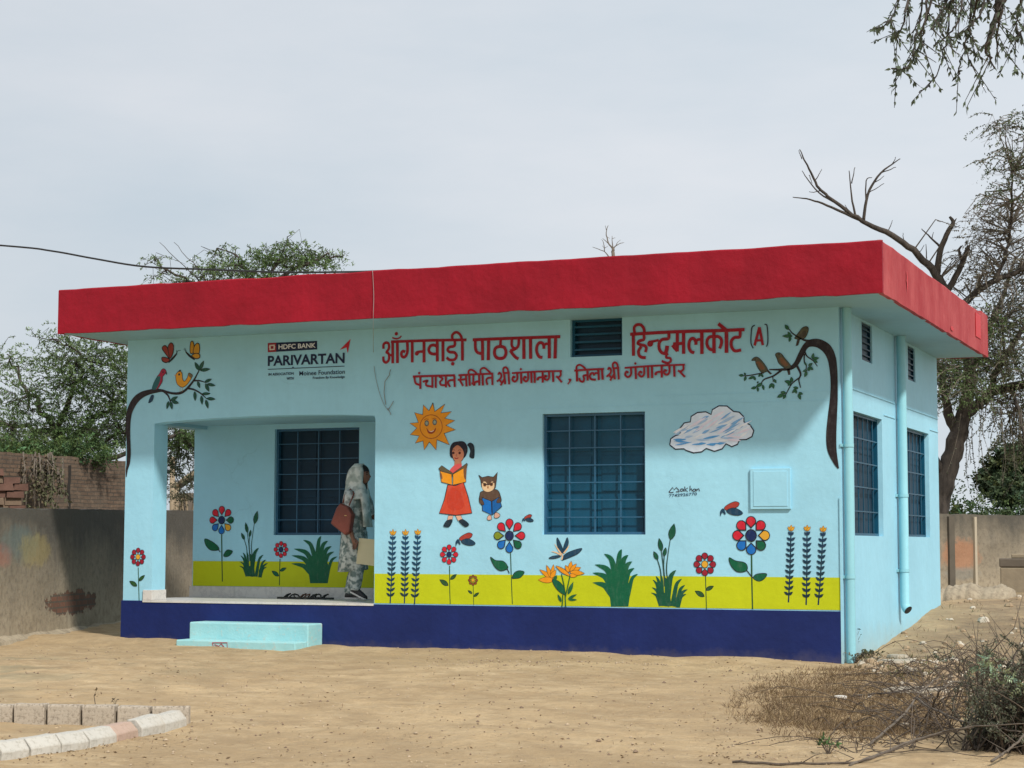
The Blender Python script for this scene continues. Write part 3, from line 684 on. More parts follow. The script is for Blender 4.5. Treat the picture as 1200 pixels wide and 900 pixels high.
# bird of paradise flowers
p = Paint(T=T5); FL = lin(25, 66, 92)
for pts in ([(670, 288), (700, 338), (722, 400), (715, 422), (690, 395), (670, 345)], [(756, 288), (766, 330), (750, 380), (722, 418), (724, 370), (740, 320)], [(710, 478), (725, 440), (780, 405), (878, 378), (850, 420), (790, 450), (740, 470)], [(600, 462), (640, 442), (697, 440), (692, 452), (640, 466)]): p.poly(pts, FL, True, DARK, .5)
for pts in ([(708, 430), (680, 390), (648, 340)], [(705, 436), (665, 415), (622, 404)], [(726, 420), (750, 390), (776, 348)], [(708, 475), (716, 445), (712, 420)]): p.stroke(pts, [1.6, 1.5, .4], lin(225, 190, 150))
for a, b, w in (((640, 640), (522, 557), 5), ((625, 635), (580, 518), 4.5), ((625, 630), (640, 514), 4.5), ((615, 630), (662, 560), 5), ((645, 645), (510, 645), 6.5), ((775, 575), (790, 486), 5), ((778, 575), (872, 540), 5), ((778, 580), (902, 590), 5.5), ((770, 580), (740, 520), 4), ((780, 570), (835, 508), 4), ((770, 605), (840, 612), 4)): p.lens(T5(*a) if False else a, b, w, ORANGE, lin(120, 85, 30), .5)
p.poly([(660, 527), (715, 545), (760, 580), (778, 612), (740, 600), (700, 575)], ORANGE, True, DARK, .5)
for pts in ([(706, 596), (728, 690), (738, 780), (742, 876)], [(780, 606), (762, 690), (745, 770), (738, 800)], [(718, 770), (716, 830), (710, 876)]): p.stroke(pts, 1.3, lin(35, 95, 45))
p.poly([(630, 640), (690, 660), (732, 715), (737, 768), (690, 745), (648, 695)], GRN, True, DARK, .5)
for a, b, w in (((762, 768), (808, 660), 4.5), ((760, 806), (838, 765), 3), ((765, 812), (840, 812), 2.6), ((706, 832), (676, 765), 3.4), ((645, 650), (668, 606), 4)): p.lens(a, b, w, lin(28, 92, 55))
p.build('painted_plant', 'painted orange and navy bird of paradise flowers under the front window')

def blade(p, base, tip, w, bend, col=None, wt=.25):
    bx, by = base; tx, ty = tip; mx_, my = (bx + tx) / 2, (by + ty) / 2
    dx, dy = tx - bx, ty - by; q = (mx_ + bend * -dy * .5 * (1 if dx > 0 else -1) * 0 + bend * 0, my)
    k = ((bx * .42 + tx * .58) - dx * .16, (by * .42 + ty * .58) + dy * .20)
    p.stroke([base, ((bx + k[0]) / 2 - dx * .02, (by + k[1]) / 2), k, ((k[0] + tx) / 2 + dx * .02, (k[1] + ty) / 2 + dy * .04), tip], [w, w * .95, w * .78, w * .48, wt], col or GRN)
def agave(T, Y, label, k=1.0):
    p = Paint(Y, T=T)
    p.poly([(460, 722), (452, 650), (430, 612), (455, 560), (475, 530), (520, 525), (552, 575), (572, 620), (566, 665), (558, 722)], GRN, False)
    for tip, b, w in (((358, 533), (478, 640), 8), ((370, 487), (488, 610), 8), ((422, 427), (492, 570), 7), ((521, 401), (498, 560), 6.5), ((558, 434), (512, 560), 7), ((579, 470), (525, 590), 7), ((592, 507), (535, 620), 6), ((611, 540), (555, 660), 5), ((357, 588), (475, 665), 8)):
        blade(p, b, tip, w * k, .2)
    p.build('painted_plant', label)
TA = crop(620, 560, 4.788)
agave(TA, 0, 'dark green painted agave right of the orange flowers')
agave(lambda x, y: (342 + (x - 358) * .2115, 628.8 + (y - 403) * .1715), PB, 'dark green painted agave under the dark porch window', .9)
def cattail(T, Y, label, k=1.0):
    p = Paint(Y, T=T); G2 = lin(16, 82, 58); ST = lin(40, 74, 66)
    for pts in ([(785, 610), (772, 520), (780, 430), (793, 345)], [(762, 610), (754, 500), (742, 405)], [(745, 610), (738, 520), (718, 450)], [(765, 600), (756, 500), (760, 435)]): p.stroke(pts, [1.6 * k, 1.3 * k, 1.0 * k] + [.9 * k] * (len(pts) - 3), ST)
    for a, b, w in (((794, 348), (815, 256), 7.5), ((745, 412), (730, 338), 5.2), ((723, 460), (700, 412), 4.6), ((758, 440), (768, 390), 4)): p.lens(a, b, w * k, G2, DARK, .45)
    for b, t, w in (((742, 718), (712, 552), 4.5), ((738, 718), (695, 572), 4), ((742, 718), (690, 615), 4), ((738, 718), (686, 645), 3.4), ((752, 718), (738, 540), 4), ((770, 720), (826, 518), 7), ((780, 720), (765, 560), 6), ((806, 720), (858, 567), 5), ((830, 724), (876, 602), 4.6), ((836, 724), (890, 626), 4.4), ((836, 724), (883, 652), 3.6)): blade(p, b, t, w * k, .1, G2)
    p.poly([(735, 718), (728, 650), (790, 640), (800, 720)], G2); p.poly([(824, 725), (826, 670), (850, 672), (846, 727)], G2)
    p.build('painted_plant', label)
cattail(TA, 0, 'painted green cattails left of the red flower')
cattail(lambda x, y: (281 + (x - 688) * .164, 599 + (y - 258) * .166), PB, 'painted green cattails on the porch back wall', .85)

# sun, girl, owl, cloud
p = Paint(T=crop(475, 465, 12))
tips = [(390, 84), (560, 102), (652, 208), (697, 335), (706, 463), (622, 676), (436, 748), (268, 748), (142, 652), (72, 532), (66, 372), (132, 222), (256, 114)]
val = [(415, 208), (500, 228), (556, 302), (572, 402), (548, 515), (446, 604), (340, 635), (252, 620), (198, 550), (164, 440), (186, 362), (246, 252), (334, 198)]
p.poly([q for ab in zip(tips, val) for q in ab], ORANGE, False, DARK, .8)
ring = [(365 + 156 * math.cos(a), 420 + 166 * math.sin(a)) for a in np.linspace(0, 2 * math.pi, 33)]
p.stroke(ring, .9, lin(165, 85, 20)); 
for x, y in ((303, 372), (415, 358)): p.disc((x, y), 2.9, lin(95, 95, 85), 3.5); p.disc((x, y), 1.7, lin(150, 165, 150), 2.1)
p.stroke([(262, 330), (295, 312), (330, 320)], .7, lin(165, 85, 20)); p.stroke([(380, 315), (410, 302), (440, 312)], .7, lin(165, 85, 20))
p.poly([(300, 440), (330, 472), (365, 485), (405, 470), (432, 432), (425, 480), (395, 512), (360, 520), (322, 505)], lin(150, 60, 20), True); p.poly([(325, 474), (365, 487), (405, 468), (392, 484), (362, 494)], lin(240, 230, 215), True)
p.build('painted_sun', 'smiling orange sun painted above the girl')
p = Paint(T=crop(505, 510, 7.83)); SK = lin(185, 120, 90)
p.poly([(335, 88), (360, 68), (392, 88), (402, 140), (396, 210), (355, 198), (362, 145), (350, 112)], lin(22, 36, 48), True)
p.poly([(182, 200), (176, 120), (200, 72), (245, 58), (300, 58), (332, 95), (336, 150), (308, 206), (250, 215)], lin(30, 26, 40), True)
p.poly([(195, 150), (212, 112), (248, 90), (288, 122), (306, 170), (292, 225), (250, 252), (210, 225)], SK, True, DARK, .5)
p.poly([(218, 240), (280, 238), (284, 270), (216, 272)], SK)
p.poly([(165, 340), (205, 285), (250, 262), (285, 275), (262, 345), (200, 365)], lin(215, 85, 85), True)
for x in (208, 265): p.disc((x, 163), 1.5, lin(70, 25, 22)); p.stroke([(x - 16, 142), (x, 134), (x + 16, 140)], .45, DARK)
p.stroke([(218, 208), (236, 214), (254, 208)], 1.1, lin(130, 30, 35)); p.stroke([(238, 172), (234, 190), (244, 194)], .4, lin(130, 70, 50))
p.poly([(155, 455), (230, 462), (300, 432), (345, 570), (378, 715), (230, 735), (78, 716), (125, 590)], lin(205, 72, 45), False, DARK, .9)
p.poly([(170, 500), (230, 490), (290, 560), (300, 660), (210, 690), (150, 640)], lin(196, 62, 40), True)
p.poly([(72, 308), (100, 278), (188, 338), (204, 350), (332, 256), (338, 268), (325, 318), (202, 375), (88, 332)], lin(95, 85, 60), False, DARK, .5)
p.poly([(85, 328), (192, 358), (196, 456), (98, 430)], ORANGE, False, DARK, .7); p.poly([(204, 358), (328, 288), (322, 430), (204, 457)], ORANGE, False, DARK, .7)
p.poly([(302, 300), (330, 285), (322, 400), (306, 385)], lin(120, 80, 50), True); p.poly([(84, 340), (100, 355), (108, 400), (90, 390)], lin(120, 80, 50), True)
for pts in ([(162, 738), (206, 738), (198, 780), (152, 780)], [(228, 738), (276, 736), (294, 775), (250, 785)]): p.poly(pts, lin(225, 175, 150), False, DARK, .4)
for pts in ([(150, 780), (198, 772), (194, 805), (165, 844), (118, 838), (124, 812)], [(258, 785), (294, 770), (345, 806), (348, 830), (315, 842), (275, 812)]): p.poly(pts, lin(25, 45, 58), True)
p.build('painted_girl', 'painted girl in long red skirt reading an orange book')
p = Paint(T=crop(505, 510, 7.83)); OW = lin(92, 70, 56)
p.poly([(470, 515), (600, 498), (640, 560), (640, 620), (560, 660), (475, 648), (445, 600), (450, 550)], OW, True, DARK, .6)
p.poly([(440, 366), (470, 388), (525, 376), (575, 384), (612, 338), (604, 405), (594, 480), (560, 512), (500, 515), (466, 470), (458, 410)], OW, False, DARK, .6)
p.poly([(470, 440), (500, 426), (528, 458), (560, 426), (582, 440), (576, 495), (525, 520), (478, 498)], lin(222, 190, 150), True)
for x, y in ((496, 455), (556, 451)): p.disc((x, y), 2.1, lin(120, 75, 35)); p.disc((x, y), 1.0, DARK)
p.stroke([(465, 432), (526, 458), (588, 428)], 1.1, lin(70, 50, 42), False); p.poly([(516, 470), (534, 470), (525, 496)], lin(150, 90, 40))
p.poly([(472, 572), (556, 606), (560, 732), (474, 692)], BLUE, False, DARK, .8); p.poly([(562, 606), (626, 568), (652, 655), (566, 732)], lin(20, 96, 165), False, DARK, .8)
p.poly([(445, 590), (478, 600), (488, 640), (452, 625)], OW, True, DARK, .4); p.poly([(642, 570), (612, 590), (606, 620), (640, 615)], OW, True, DARK, .4)
for pts in ([(525, 742), (550, 735), (558, 770), (535, 780), (518, 770)], [(590, 715), (615, 712), (636, 735), (615, 758), (584, 755)]): p.poly(pts, lin(215, 170, 150), True, DARK, .5)
p.build('painted_owl', 'painted brown owl reading a blue book beside the girl')
p = Paint(T=crop(640, 350, 4.433))
cl = [(643, 760), (648, 728), (672, 712), (697, 706), (697, 672), (718, 646), (750, 640), (754, 612), (786, 592), (830, 588), (858, 602), (864, 577), (898, 557), (940, 558), (974, 586), (1004, 590), (1028, 615), (1028, 640), (1060, 656), (1079, 686), (1070, 716), (1040, 732), (1005, 733), (995, 756), (965, 769), (935, 754), (915, 780), (875, 793), (832, 778), (808, 796), (765, 801), (727, 788), (716, 780), (672, 782)]
p.poly(cl, (.74, .86, 1.0), False, lin(28, 36, 58), 1.3)
r2 = random.Random(5)
for i in range(90):
    x = r2.uniform(690, 1040); y = r2.uniform(600, 770); lo = 745 - (x - 700) * .45
    if not (590 + abs(x - 900) * .35 < y < 765 - max(0, x - 900) * .25): continue
    bl = y > 715 and x < 880 or r2.random() < .38; c = ((.10, .38, .78) if y > 715 else (.22, .48, .82)) if bl and r2.random() < .6 else (.42, .62, .88) if bl else ((.86, .80, .94) if r2.random() < .3 else (.88, .93, 1.0))
    l = r2.uniform(18, 45); s = r2.uniform(-.75, -.3) if y < 715 else r2.uniform(-.2, .1)
    p.stroke([(x - l, y - l * s), (x - l * .3, y - l * .35 * s), (x + l * .4, y + l * .38 * s), (x + l, y + l * s)], [.2, r2.uniform(1.2, 2.6), r2.uniform(1., 2.2), .2], c)
p.build('painted_cloud', 'white and blue painted cloud with dark outline')

# painted trees
p = Paint(T=crop(140, 390, 10))
p.stroke([(82, 1690), (90, 1600), (106, 1520), (112, 1400), (106, 1220), (103, 1080), (112, 960), (142, 868), (198, 780), (270, 725), (350, 695), (430, 680), (500, 678), (560, 695), (630, 710), (705, 708), (765, 680), (820, 625), (880, 545), (935, 440)],
         [1., 3., 5., 5.4, 5.6, 6.6, 7.8, 8.6, 8.8, 7.6, 6, 5, 3.2, 2.8, 2.8, 3.2, 3.0, 2.8, 2.2, 1.4], BARK)
for pts, w in (([(525, 690), (570, 735), (596, 795), (615, 850)], [2.6, 2, 1.6, .8]), ([(868, 562), (940, 562), (1020, 585)], [2, 1.6, .8]), ([(795, 650), (880, 668), (960, 715), (1025, 775)], [2.4, 2, 1.6, .8])): p.stroke(pts, w, BARK)
for a, b, w in (((938, 440), (884, 345), 4.6), ((938, 440), (992, 326), 4.6), ((948, 442), (1068, 424), 4), ((1000, 578), (1084, 542), 3.6), ((1030, 600), (1128, 620), 3.4), ((1010, 595), (1052, 690), 4.6), ((918, 570), (945, 648), 3.6), ((885, 688), (890, 798), 4.2), ((962, 738), (972, 842), 4), ((970, 715), (1070, 713), 3.2), ((1025, 770), (1128, 778), 3.6), ((1014, 785), (1042, 888), 4), ((600, 795), (688, 748), 4), ((618, 802), (698, 826), 4), ((602, 805), (620, 898), 4), ((580, 802), (558, 895), 3.6)): p.lens(a, b, w, LEAF, DARK, .4)
p.build('painted_tree', 'dark painted bough with leaves above the porch')
p = Paint(T=crop(140, 390, 10))
p.poly([(372, 735), (405, 735), (388, 800), (340, 822)], lin(25, 60, 85), True)
p.poly([(470, 480), (500, 428), (532, 424), (552, 462), (530, 490), (508, 518), (505, 570), (470, 630), (440, 664), (385, 662), (402, 600), (440, 520)], lin(165, 38, 70), True, DARK, .5)
p.poly([(440, 520), (482, 512), (472, 580), (432, 660), (384, 658), (400, 592)], lin(45, 100, 105), True); p.poly([(538, 458), (560, 468), (556, 498)], DARK); p.disc((512, 462), 1.0, DARK)
p.build('painted_bird', 'painted red and teal parrot on the bough')
p = Paint(T=crop(140, 390, 10))
p.poly([(662, 500), (688, 456), (716, 450), (736, 480), (742, 540), (766, 568), (800, 520), (815, 472), (858, 498), (840, 540), (790, 610), (740, 638), (690, 615), (668, 570)], lin(230, 160, 40), True, DARK, .7)
p.poly([(812, 474), (858, 498), (842, 530), (815, 505)], lin(120, 105, 80), True); p.poly([(682, 462), (705, 436), (728, 434), (712, 456)], DARK); p.poly([(668, 488), (668, 504), (642, 500)], lin(220, 140, 50)); p.disc((702, 488), 1.4, DARK)
for x in (715, 742): p.stroke([(x, 636), (x - 4, 688)], .5, lin(190, 160, 130))
p.build('painted_bird', 'painted yellow bird with upright tail on the bough')
for lab, wings, cA, body, ant in (
    ('painted rust red butterfly above the parrot', [[(590, 300), (575, 230), (572, 160), (604, 118), (634, 145), (634, 215), (615, 275)], [(585, 295), (545, 250), (504, 190), (512, 160), (540, 150), (566, 185)], [(590, 310), (545, 290), (500, 290), (505, 330), (545, 350), (580, 335)]], lin(150, 62, 52), [(578, 350), (625, 300), (676, 242)], [[(672, 244), (690, 210), (720, 205)], [(668, 240), (676, 200)]]),
    ('painted gold butterfly above the leaf tips', [[(835, 240), (828, 180), (838, 110), (862, 102), (876, 150), (868, 230)], [(870, 240), (872, 180), (905, 125), (935, 135), (942, 200), (925, 255)], [(850, 265), (900, 240), (940, 255), (942, 290), (905, 305), (870, 290)]], lin(205, 150, 45), [(884, 316), (830, 275), (780, 225)], [[(782, 226), (758, 190)], [(786, 222), (768, 180)]])):
    p = Paint(T=crop(140, 390, 10))
    for w in wings: p.poly(w, cA, True, DARK, 1.0)
    p.stroke(body, [1.4, 2.6, 1.6], DARK)
    for a in ant: p.stroke(a, .5, DARK)
    p.build('painted_butterfly', lab)
T15 = crop(770, 360, 4.788); T7 = crop(860, 370, 9)
p = Paint(T=T15)
p.stroke([(1018, 905), (1003, 870), (982, 800), (978, 720), (984, 620), (992, 520), (994, 430), (990, 350), (978, 280), (950, 230), (905, 203), (860, 202), (832, 222), (806, 268), (780, 318), (748, 342), (700, 350), (630, 350)],
         [1.5, 5, 9.6, 10.6, 9.6, 8.2, 7.4, 8, 9, 10, 9, 7.4, 6, 5.6, 5, 4, 2.4, 1.2], BARK)
for pts, w in (([(880, 192), (825, 184), (765, 150), (738, 118)], [3.4, 2, 1.3, .8]), ([(705, 348), (655, 385), (602, 405), (582, 432)], [2.6, 1.7, 1.4, .8]), ([(600, 368), (510, 384), (462, 384)], [1.2, 1.1, .6]), ([(786, 330), (806, 375), (796, 408), (806, 452)], [2.6, 2, 1.5, 1.]),
               ([(796, 398), (755, 432), (722, 492)], [1.5, 1.2, .8]), ([(826, 242), (842, 275), (876, 300), (900, 332)], [2, 1.4, 1.2, .7]), ([(828, 262), (826, 300), (838, 330), (832, 370)], [1.6, 1.3, 1.1, .7]), ([(650, 388), (652, 420)], [1, .7])): p.stroke(pts, w, BARK)
p.T = T7
for a, b, w in (((105, 630), (52, 628), 2.6), ((128, 640), (112, 690), 2.6), ((125, 625), (110, 602), 2), ((215, 640), (155, 668), 2.6), ((210, 640), (228, 682), 2.6), ((280, 615), (262, 645), 2.2), ((290, 612), (310, 650), 2.2), ((300, 715), (232, 750), 3.4), ((260, 705), (245, 700), 2), ((240, 755), (182, 768), 2.8), ((252, 755), (256, 802), 2.4), ((305, 728), (318, 785), 2.4),
                ((405, 712), (372, 768), 2.8), ((412, 715), (420, 770), 2.8), ((425, 670), (448, 710), 2.4), ((610, 710), (535, 688), 3.6), ((615, 700), (606, 646), 3.2), ((600, 705), (572, 738), 3), ((550, 815), (495, 805), 3), ((530, 825), (458, 862), 3.6), ((548, 830), (522, 878), 2.8), ((680, 765), (628, 755), 2.6), ((660, 770), (616, 815), 2.8), ((655, 785), (660, 822), 2.2), ((685, 815), (730, 826), 2.6), ((682, 825), (706, 886), 3),
                ((578, 148), (542, 95), 3.6), ((620, 215), (512, 215), 3.4), ((600, 215), (572, 170), 2.8), ((600, 222), (585, 278), 2.8), ((830, 455), (842, 396), 2.8), ((835, 455), (900, 446), 3), ((838, 465), (885, 495), 2.8), ((790, 530), (830, 502), 2.8), ((790, 540), (840, 570), 3), ((785, 545), (798, 585), 2.6), ((775, 575), (728, 588), 2.4), ((772, 590), (748, 648), 3), ((770, 525), (742, 490), 1.6)): p.lens(a, b, w, lin(40, 100, 66), DARK, .35)
p.build('painted_tree', 'dark painted bough with bent trunk at the right corner')
OB = lin(84, 82, 62)
for lab, pts, tail in (('painted olive bird lowest on the corner bough', [(188, 472), (214, 442), (250, 438), (290, 470), (330, 520), (358, 572), (330, 596), (295, 600), (260, 560), (235, 510), (225, 475)], [(330, 570), (362, 570), (404, 612), (385, 620)]),
                       ('painted olive bird in the middle of the corner bough', [(438, 410), (465, 390), (500, 400), (540, 450), (590, 510), (604, 545), (560, 560), (520, 540), (475, 500), (455, 450)], [(555, 545), (590, 540), (596, 622), (574, 625)]),
                       ('painted brown bird topmost on the corner bough', [(788, 132), (762, 114), (722, 130), (690, 170), (650, 222), (645, 242), (690, 248), (745, 238), (776, 190)], [(672, 240), (700, 250), (680, 312), (652, 322)])):
    p = Paint(T=T7); p.poly(tail, lin(60, 50, 45)); p.poly(pts, OB, True, DARK, .6)
    mx_ = [sum(q[i] for q in pts) / len(pts) for i in (0, 1)]; p.poly([(mx_[0] + (q[0] - mx_[0]) * .55 + 8, mx_[1] + (q[1] - mx_[1]) * .55 + 10) for q in pts], lin(122, 84, 56) if 'brown' not in lab else lin(70, 64, 52), True)
    h = pts[1] if 'brown' not in lab else pts[1]; p.disc((h[0] + 12, h[1] + 16), .7, DARK)
    p.build('painted_bird', lab)

# ------------------------------------------------------------------ steps, wires
st = root('entry_steps', 'two pale blue concrete steps below the porch', 'steps', (1.2, -.66, -.52))
a = MB(); a.box((1.20, -.372, -.55), (2.812, -.0165, -.207)); o = a.build('step_block', M['step'], st); bevelled(o, .018, 3)
a = MB(); a.box((1.20, -.655, -.60), (2.80, -.3725, -.405)); o = a.build('base_slab', M['step'], st); bevelled(o, .014, 2)
q = MB(); rr = random.Random(3)
RM = simple('red_scrawl', (.33, .05, .07), .7)
x0 = 1.70
q.tube([(x0, -.657, -.43), (x0 + .20, -.657, -.425), (x0 + .205, -.657, -.485), (x0 + .02, -.657, -.49), (x0, -.657, -.43)], .006, 4); q.tube([(x0 + .03, -.657, -.45), (x0 + .09, -.657, -.47), (x0 + .12, -.657, -.44), (x0 + .16, -.657, -.475)], .006, 4)
q.build('red_scrawl', RM, st)
BLK = simple('black_cable', (.012, .012, .013), .6, .1, 6, 0)
cb = MB()
pts = [atD(-260, 268, 27.5), atD(0, 287.5, 25.6), atD(60, 294, 25.2), atD(110, 303, 24.8), atD(170, 312.5, 24.3), atD(250, 316, 23.7), atD(330, 319, 23.1), atD(410, 318.6, 22.5), Vector((3.95, -.86, ZT + .012))]
pts = [Vector(p) for p in spline([tuple(p) for p in pts], 6, False)]
cb.tube(pts, .012, 8); tag(cb.build('overhead_cable', BLK, smooth=True, loc=pts[-1]), 'black overhead cable sagging in from the left to the roof edge', 'cable')
wr = MB(); WH = simple('pale_wire', (.26, .28, .28), .6, .1, 6, 0)
ww = [Vector((3.93, -.99 - .012, ZT + .01)), onY(438, 345, -1.003), onY(437.5, 370, -1.003), onY(437.5, 392, -.80), onY(437.5, 410, -.03), onY(439, 435, -.012), onY(444, 458, -.012), onY(450, 474, -.012), onY(455, 481, -.012)]
wr.tube([Vector(p) for p in spline([tuple(p) for p in ww], 5, False)], .0028, 6)
for l in ([(452, 474), (450, 460), (451, 447), (456, 440), (457.5, 433)], [(455, 480), (459, 474), (461, 470)], [(454, 478), (457, 483), (458, 486)]):
    wr.tube([onY(x, y, -.014) for x, y in l], .0045, 5)
tag(wr.build('hanging_wire', WH, smooth=True, loc=ww[0]), 'thin pale wire hanging from the roof edge down the front wall', 'wire')

# ------------------------------------------------------------------ woman in the porch
def ell(c, rx, ry, n=20, tilt=0.0, wob=0.0, seed=0, fold=0):
    out_ = []
    for i in range(n):
        a = 2 * math.pi * i / n; k = 1 + wob * noise.noise(Vector((math.cos(a) * 2, math.sin(a) * 2, c[2] * 6 + seed))) + (fold * math.sin(a * 7 + seed + c[2] * 3) if fold else 0)
        x, y = rx * k * math.cos(a), ry * k * math.sin(a); out_.append(Vector((c[0] + x, c[1] + y, c[2] + x * tilt)))
    return out_
PXW, PYW, PZW = 2.80, .82, ZF + .006
per = root('person', 'woman in patterned grey green kurta and pale headscarf standing at the porch door', 'person', (PXW, PYW, PZW))
def W3(p): return Vector((PXW + p[0], PYW + p[1], PZW + p[2]))
def cloth(name, a, b, scale, rough=.9):
    s = Nodes(name); n = s.noise(scale, 3, .5); v = s.n('ShaderNodeTexVoronoi'); v.inputs['Scale'].default_value = scale * 1.3; s.l(s.tc.outputs['Object'], v.inputs['Vector'])
    m = s.mix(s.ramp(n, [(.42, 0.), (.56, 1.)]), a, b); m = s.mix(s.math('MULTIPLY', s.ramp(v.outputs['Distance'], [(.25, 1.), (.4, 0.)]), .5), m, tuple(x * .6 for x in a))
    s.col(m); s.rough(rough); s.bump(s.noise(scale * 2.5, 4), .3, .01); return s.m
KUR = cloth('mottled_kurta_cloth', (.13, .18, .17), (.50, .54, .51), 15); SLV = cloth('pale_sleeve_cloth', (.25, .27, .26), (.62, .63, .60), 12); SCF = cloth('pale_scarf_cloth', (.36, .42, .39), (.66, .69, .65), 9)
SKIN = simple('brown_skin', (.20, .095, .058), .55, .06, 20, .05)
# skin-modifier body: pelvis first, then spine, limbs, hands with fingers
V, E_, Rr = [], [], []
def J(p, r, par=None):
    V.append(W3(p)); Rr.append(r if isinstance(r, tuple) else (r, r)); i = len(V) - 1
    if par is not None: E_.append((par, i))
    return i
pel = J((0, 0, .88), (.13, .11)); sp1 = J((.0, 0, 1.04), (.115, .09), pel); che = J((.01, 0, 1.24), (.13, .09), sp1); nk = J((.03, 0, 1.385), .05, che); hb = J((.055, 0, 1.455), .05, nk)
for sy, knee, ank, toe in ((-1, (.075, -.085, .46), (.045, -.085, .125), (.15, -.085, .045)), (1, (.02, .085, .47), (-.115, .085, .085), (.03, .085, .03))):
    hp = J((0, sy * .085, .84), .085, pel); kn = J(knee, .056, hp); an = J(ank, .038, kn); J(toe, .028, an)
def arm(sy, sh, el, wr_, hand_dir, curl):
    s0 = J(sh, .052, che); e = J(el, .04, s0); w = J(wr_, .027, e)
    d = Vector(hand_dir).normalized(); side = Vector((1, 0, 0)) if abs(d.x) < .7 else Vector((0, 0, 1)); side = (side - d * side.dot(d)).normalized(); nrm = d.cross(side)
    pm = Vector(wr_) + d * .055; pi = J(tuple(pm), (.030, .018), w)
    for k, l in ((-1.5, .058), (-.5, .072), (.5, .068), (1.5, .054)):
        b0 = pm + side * k * .017 + d * .03; b1 = b0 + d * l * .5 + nrm * curl * .012; b2 = b1 + d * l * .38 + nrm * curl * .03
        f0 = J(tuple(b0), .010, pi); f1 = J(tuple(b1), .009, f0); J(tuple(b2), .0075, f1)
    t0 = pm + side * .028 - d * .02; t1 = t0 + side * .022 + d * .03 + nrm * curl * .01; t2 = t1 + d * .028 + nrm * curl * .012
    a_ = J(tuple(t0), .011, pi); b_ = J(tuple(t1), .010, a_); J(tuple(t2), .008, b_)
arm(-1, (-.01, -.165, 1.315), (-.015, -.205, 1.02), (.075, -.215, .77), (.35, .05, -1), 1)
arm(1, (.03, .165, 1.315), (.10, .20, 1.05), (.27, .15, .98), (1, -.1, .05), -1)
me = bpy.data.meshes.new('body'); me.from_pydata([v - Vector((PXW, PYW, PZW)) for v in V], E_, []); bo = bpy.data.objects.new('body', me); COL.objects.link(bo); bo.parent = per
md = bo.modifiers.new('skin', 'SKIN'); md.use_smooth_shade = True
for i, r in enumerate(Rr): me.skin_vertices[0].data[i].radius = r; me.skin_vertices[0].data[i].use_root = (i == 0)
sb = bo.modifiers.new('sub', 'SUBSURF'); sb.levels = 2; sb.render_levels = 2
bpy.context.view_layer.update(); dg = bpy.context.evaluated_depsgraph_get()
sk_me = bpy.data.meshes.new_from_object(bo.evaluated_get(dg)); bo.modifiers.clear()
# head, sculpted on a sphere grid, joined into the same skin mesh
bm = bmesh.new(); bm.from_mesh(sk_me); hc = Vector((.085, 0, 1.535)); nu, nv = 28, 22; grid = []
for j in range(nv + 1):
    th = math.pi * j / nv; row = []
    for i in range(nu):
        ph = 2 * math.pi * i / nu; d = Vector((math.sin(th) * math.cos(ph), math.sin(th) * math.sin(ph), math.cos(th)))
        q = Vector((d.x * .095, d.y * .073, d.z * .118)); f = max(0, d.x)
        if d.z < 0: q.x += .012 * f * min(1, -d.z * 2); q.y *= 1 - .28 * max(0, -d.z)
        q.x += f * (.024 * math.exp(-((q.y / .012) ** 2) - ((q.z + .016) / .022) ** 2) + .008 * math.exp(-((q.z + .058) / .010) ** 2 - (q.y / .022) ** 2) + .010 * math.exp(-((q.z + .098) / .014) ** 2 - (q.y / .022) ** 2) + .005 * math.exp(-((q.z - .028) / .01) ** 2))
        q.x -= f * .010 * (math.exp(-((abs(q.y) - .032) / .013) ** 2 - ((q.z - .008) / .012) ** 2))
        row.append(bm.verts.new(hc + q))
    grid.append(row)
for j in range(nv):
    for i in range(nu): bm.faces.new((grid[j][i], grid[j + 1][i], grid[j + 1][(i + 1) % nu], grid[j][(i + 1) % nu]))
bmesh.ops.remove_doubles(bm, verts=[v for r in grid for v in r], dist=1e-5)
for f in bm.faces: f.smooth = True
bm.to_mesh(sk_me); bm.free(); sk_me.materials.clear(); sk_me.materials.append(SKIN); bo.data = sk_me
EY = simple('dark_eye', (.01, .008, .007), .2, 0, 5, 0)
for sy in (-1, 1):
    e = MB(); c = W3((.085 + .082, sy * .031, 1.543)); e.loft([[c + Vector((.006 * math.cos(b_), .015 * math.cos(a_) * math.sin(b_), .007 * math.sin(a_) * math.sin(b_))) for a_ in np.linspace(0, 2 * math.pi, 12, endpoint=False)] for b_ in np.linspace(.15, 3.0, 6)]); e.build('eye', EY, per, smooth=True)
    e = MB(); e.tube([W3((.085 + .088, sy * .016, 1.562)), W3((.085 + .086, sy * .032, 1.567)), W3((.085 + .074, sy * .048, 1.561))], .0035, 5); e.build('eyebrow', EY, per)
e = MB(); e.tube([W3((.085 + .090, -.018, 1.476)), W3((.085 + .097, 0, 1.477)), W3((.085 + .090, .018, 1.476))], .005, 6); e.build('lips', simple('lips', (.22, .06, .05), .5, 0, 5, 0), per, smooth=True)
h = MB(); R_ = []
for j in range(8):      # black hair over the brow
    t = j / 7; z = 1.535 + .122 * math.sin(.28 + t * 1.25); rr_ = math.cos(.28 + t * 1.25); R_.append([W3((.083 + .100 * rr_ * math.cos(a_), .080 * rr_ * math.sin(a_), z + .012 * math.cos(a_))) for a_ in np.linspace(0, 2 * math.pi, 24, endpoint=False)])
h.loft(R_); h.build('hair', simple('black_hair', (.010, .008, .008), .45, .1, 30, .2), per, smooth=True)
